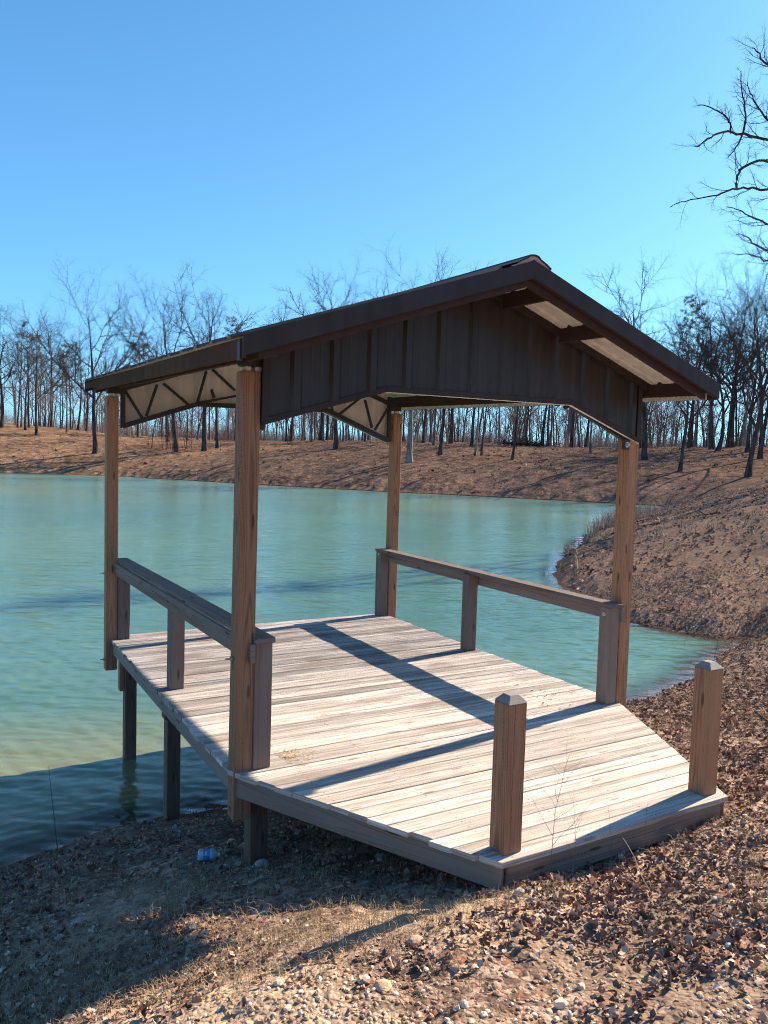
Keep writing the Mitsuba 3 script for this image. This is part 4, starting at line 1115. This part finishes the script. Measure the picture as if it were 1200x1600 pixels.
# brush pile on the crest under the gable, and the dark ditch bush at the inlet head
g = np.random.default_rng(71)
ln = []
for _ in range(160):
    p = np.array([g.normal(0, 2.6), g.normal(0, 0.9), g.uniform(0, 0.4)])
    cp, cd = wander(g, p, norm(np.array([g.normal(0, 1), g.normal(0, 0.6), g.uniform(-0.1, 0.7)])), g.uniform(1, 4.5), 6, 0.18, -0.04)
    ln.append((cp + 0, np.linspace(g.uniform(0.03, 0.1), 0.015, 7)))
v, f = tubes(ln, 5)
v = v + [92.5, 106.5, gz_at(92.5, 106.5) + 0.1]
put('brush_pile', mikit.ply((v, f), 'bark'))
tag('brush_pile', 'heap of cut branches on the crest of the far bank seen under the gable', 'brush pile')
g = np.random.default_rng(72)
ln = []
for _ in range(260):
    p = np.array([g.normal(15.6, 0.9), g.normal(5.75, 0.18), 0]); p[2] = gz_at(p[0], p[1]) - 0.02
    cp, cd = wander(g, p, norm(np.array([g.normal(0, 0.6), g.normal(-0.2, 0.5), 1.0])), g.uniform(0.15, 0.55), 4, 0.2, -0.03)
    ln.append((cp, np.linspace(0.006, 0.002, 5)))
put('bush', mikit.ply(tubes(ln, 3), 'weed_mat'))
tag('bush', 'low dark scrub in the ditch at the head of the inlet', 'bush')

# fallen branches on the far and right banks
g = np.random.default_rng(58)
for i in range(16):
    if i < 11:
        t = g.uniform(0.1, 0.9); bx0, by0 = 30 + 45 * t + g.uniform(2, 10), 125 - 68 * t + g.uniform(2, 12); sc = g.uniform(2.0, 4.5)
    else:
        bx0, by0 = g.uniform(24, 46), g.uniform(16, 26); sc = g.uniform(0.8, 1.8)
    if shore_distance([bx0], [by0])[0] < 1.0:
        bx0 += 8; by0 += 8
    base = np.array([bx0, by0, gz_at(bx0, by0) + 0.05])
    a = g.uniform(0, 6.28)
    cp, cd = wander(g, base, np.array([math.cos(a), math.sin(a), 0.02]), sc, 6, 0.12, 0.0)
    cp[:, 2] = ground_height(cp[:, 0], cp[:, 1], False) + 0.06 + 0.03 * sc * np.linspace(0, 1, 7)
    ls = [(cp, np.linspace(0.028, 0.008, 7) * sc ** 0.5)]
    for _ in range(5):
        j = int(g.integers(1, 6)); d = norm(cd[j] + g.normal(0, 0.6, 3) + np.array([0, 0, 0.25]))
        q, _d = wander(g, cp[j], d, sc * g.uniform(0.2, 0.45), 6, 0.15, 0.0)
        ls.append((q, np.linspace(0.012, 0.004, 7) * sc ** 0.5))
    k = put('fallen_branch', mikit.ply(tubes(ls, 4), 'bark'))
    tag(k, 'dead fallen branch lying on the far bank' if i < 11 else 'dead fallen branch lying on the right bank slope', 'branch', 'fallen branches on the far bank' if i < 11 else 'fallen branches on the right bank')

# shavings and leaf crumbs on the deck
g = np.random.default_rng(44)
n = 150
sx = np.concatenate([0.42 + np.abs(g.normal(0, 0.13, n)), g.normal(3.45, 0.16, 26)])
sy = np.concatenate([0.06 + g.normal(0, 0.07, n), g.normal(0.35, 0.16, 26)])
sz = np.concatenate([g.uniform(0.012, 0.03, n), g.uniform(0.02, 0.05, 26)])
cc = np.concatenate([np.array([(0.5, 0.36, 0.17)]) * g.uniform(0.6, 1.2, (n, 1)), np.array([(0.09, 0.06, 0.045)]) * g.uniform(0.7, 1.3, (26, 1))])
def flat_leaf(g, x, y, z, size, col):
    a = g.uniform(0, 6.28, len(x)); c, s = np.cos(a), np.sin(a)
    V = np.stack([np.stack([x + size * (u * c - w * s), y + size * (u * s + w * c), z + size * h + 0.004], 1) for u, w, h in ((-0.5, 0, 0.05), (0, 0.2, 0.25), (0, -0.2, 0.2), (0.5, 0, 0.1))], 1)
    F = (np.array([[0, 2, 1], [1, 2, 3]])[None] + (np.arange(len(x)) * 4)[:, None, None]).reshape(-1, 3)
    return V.reshape(-1, 3), F, np.repeat(col, 4, axis=0)
v, f, c = flat_leaf(g, sx, sy, 0 * sx, sz, cc)
scene['leaf_crumbs'] = mikit.ply((v, f), 'litter_mat', color=c)
tag('leaf_crumbs', 'yellowish crumbs and dry leaf bits on the deck boards', kind='stuff')
# fallen twigs on the near bank
g = np.random.default_rng(46)
for i, (x, y, l, lab) in enumerate(((0.95, -2.5, 0.4, 'pale broken twig on the clay below the front left corner of the dock'), (1.55, -2.55, 0.45, 'curved grey twig in the leaves before the dock front'), (-0.45, -1.0, 0.35, 'pale straight twig upright in the grass at the edge of the shade'), (-1.05, -0.85, 0.3, 'pale twig in the shaded grass at lower left'))):
    z = gz_at(x, y) + 0.02
    cp, cd = wander(g, np.array([x, y, z]), norm(np.array([g.normal(0, 1), g.normal(0, 1), 0.45 if i != 1 else 0.25])), l, 7, 0.12, -0.03)
    k = put('twig', mikit.ply(tubes([(cp, np.linspace(0.004, 0.002, 8))], 5), 'pale_twig'))
    tag(k, lab, 'twig')
scene['pale_twig'] = {'type': 'twosided', 'bsdf': {'type': 'diffuse', 'reflectance': {'type': 'rgb', 'value': [0.3, 0.235, 0.19]}}}
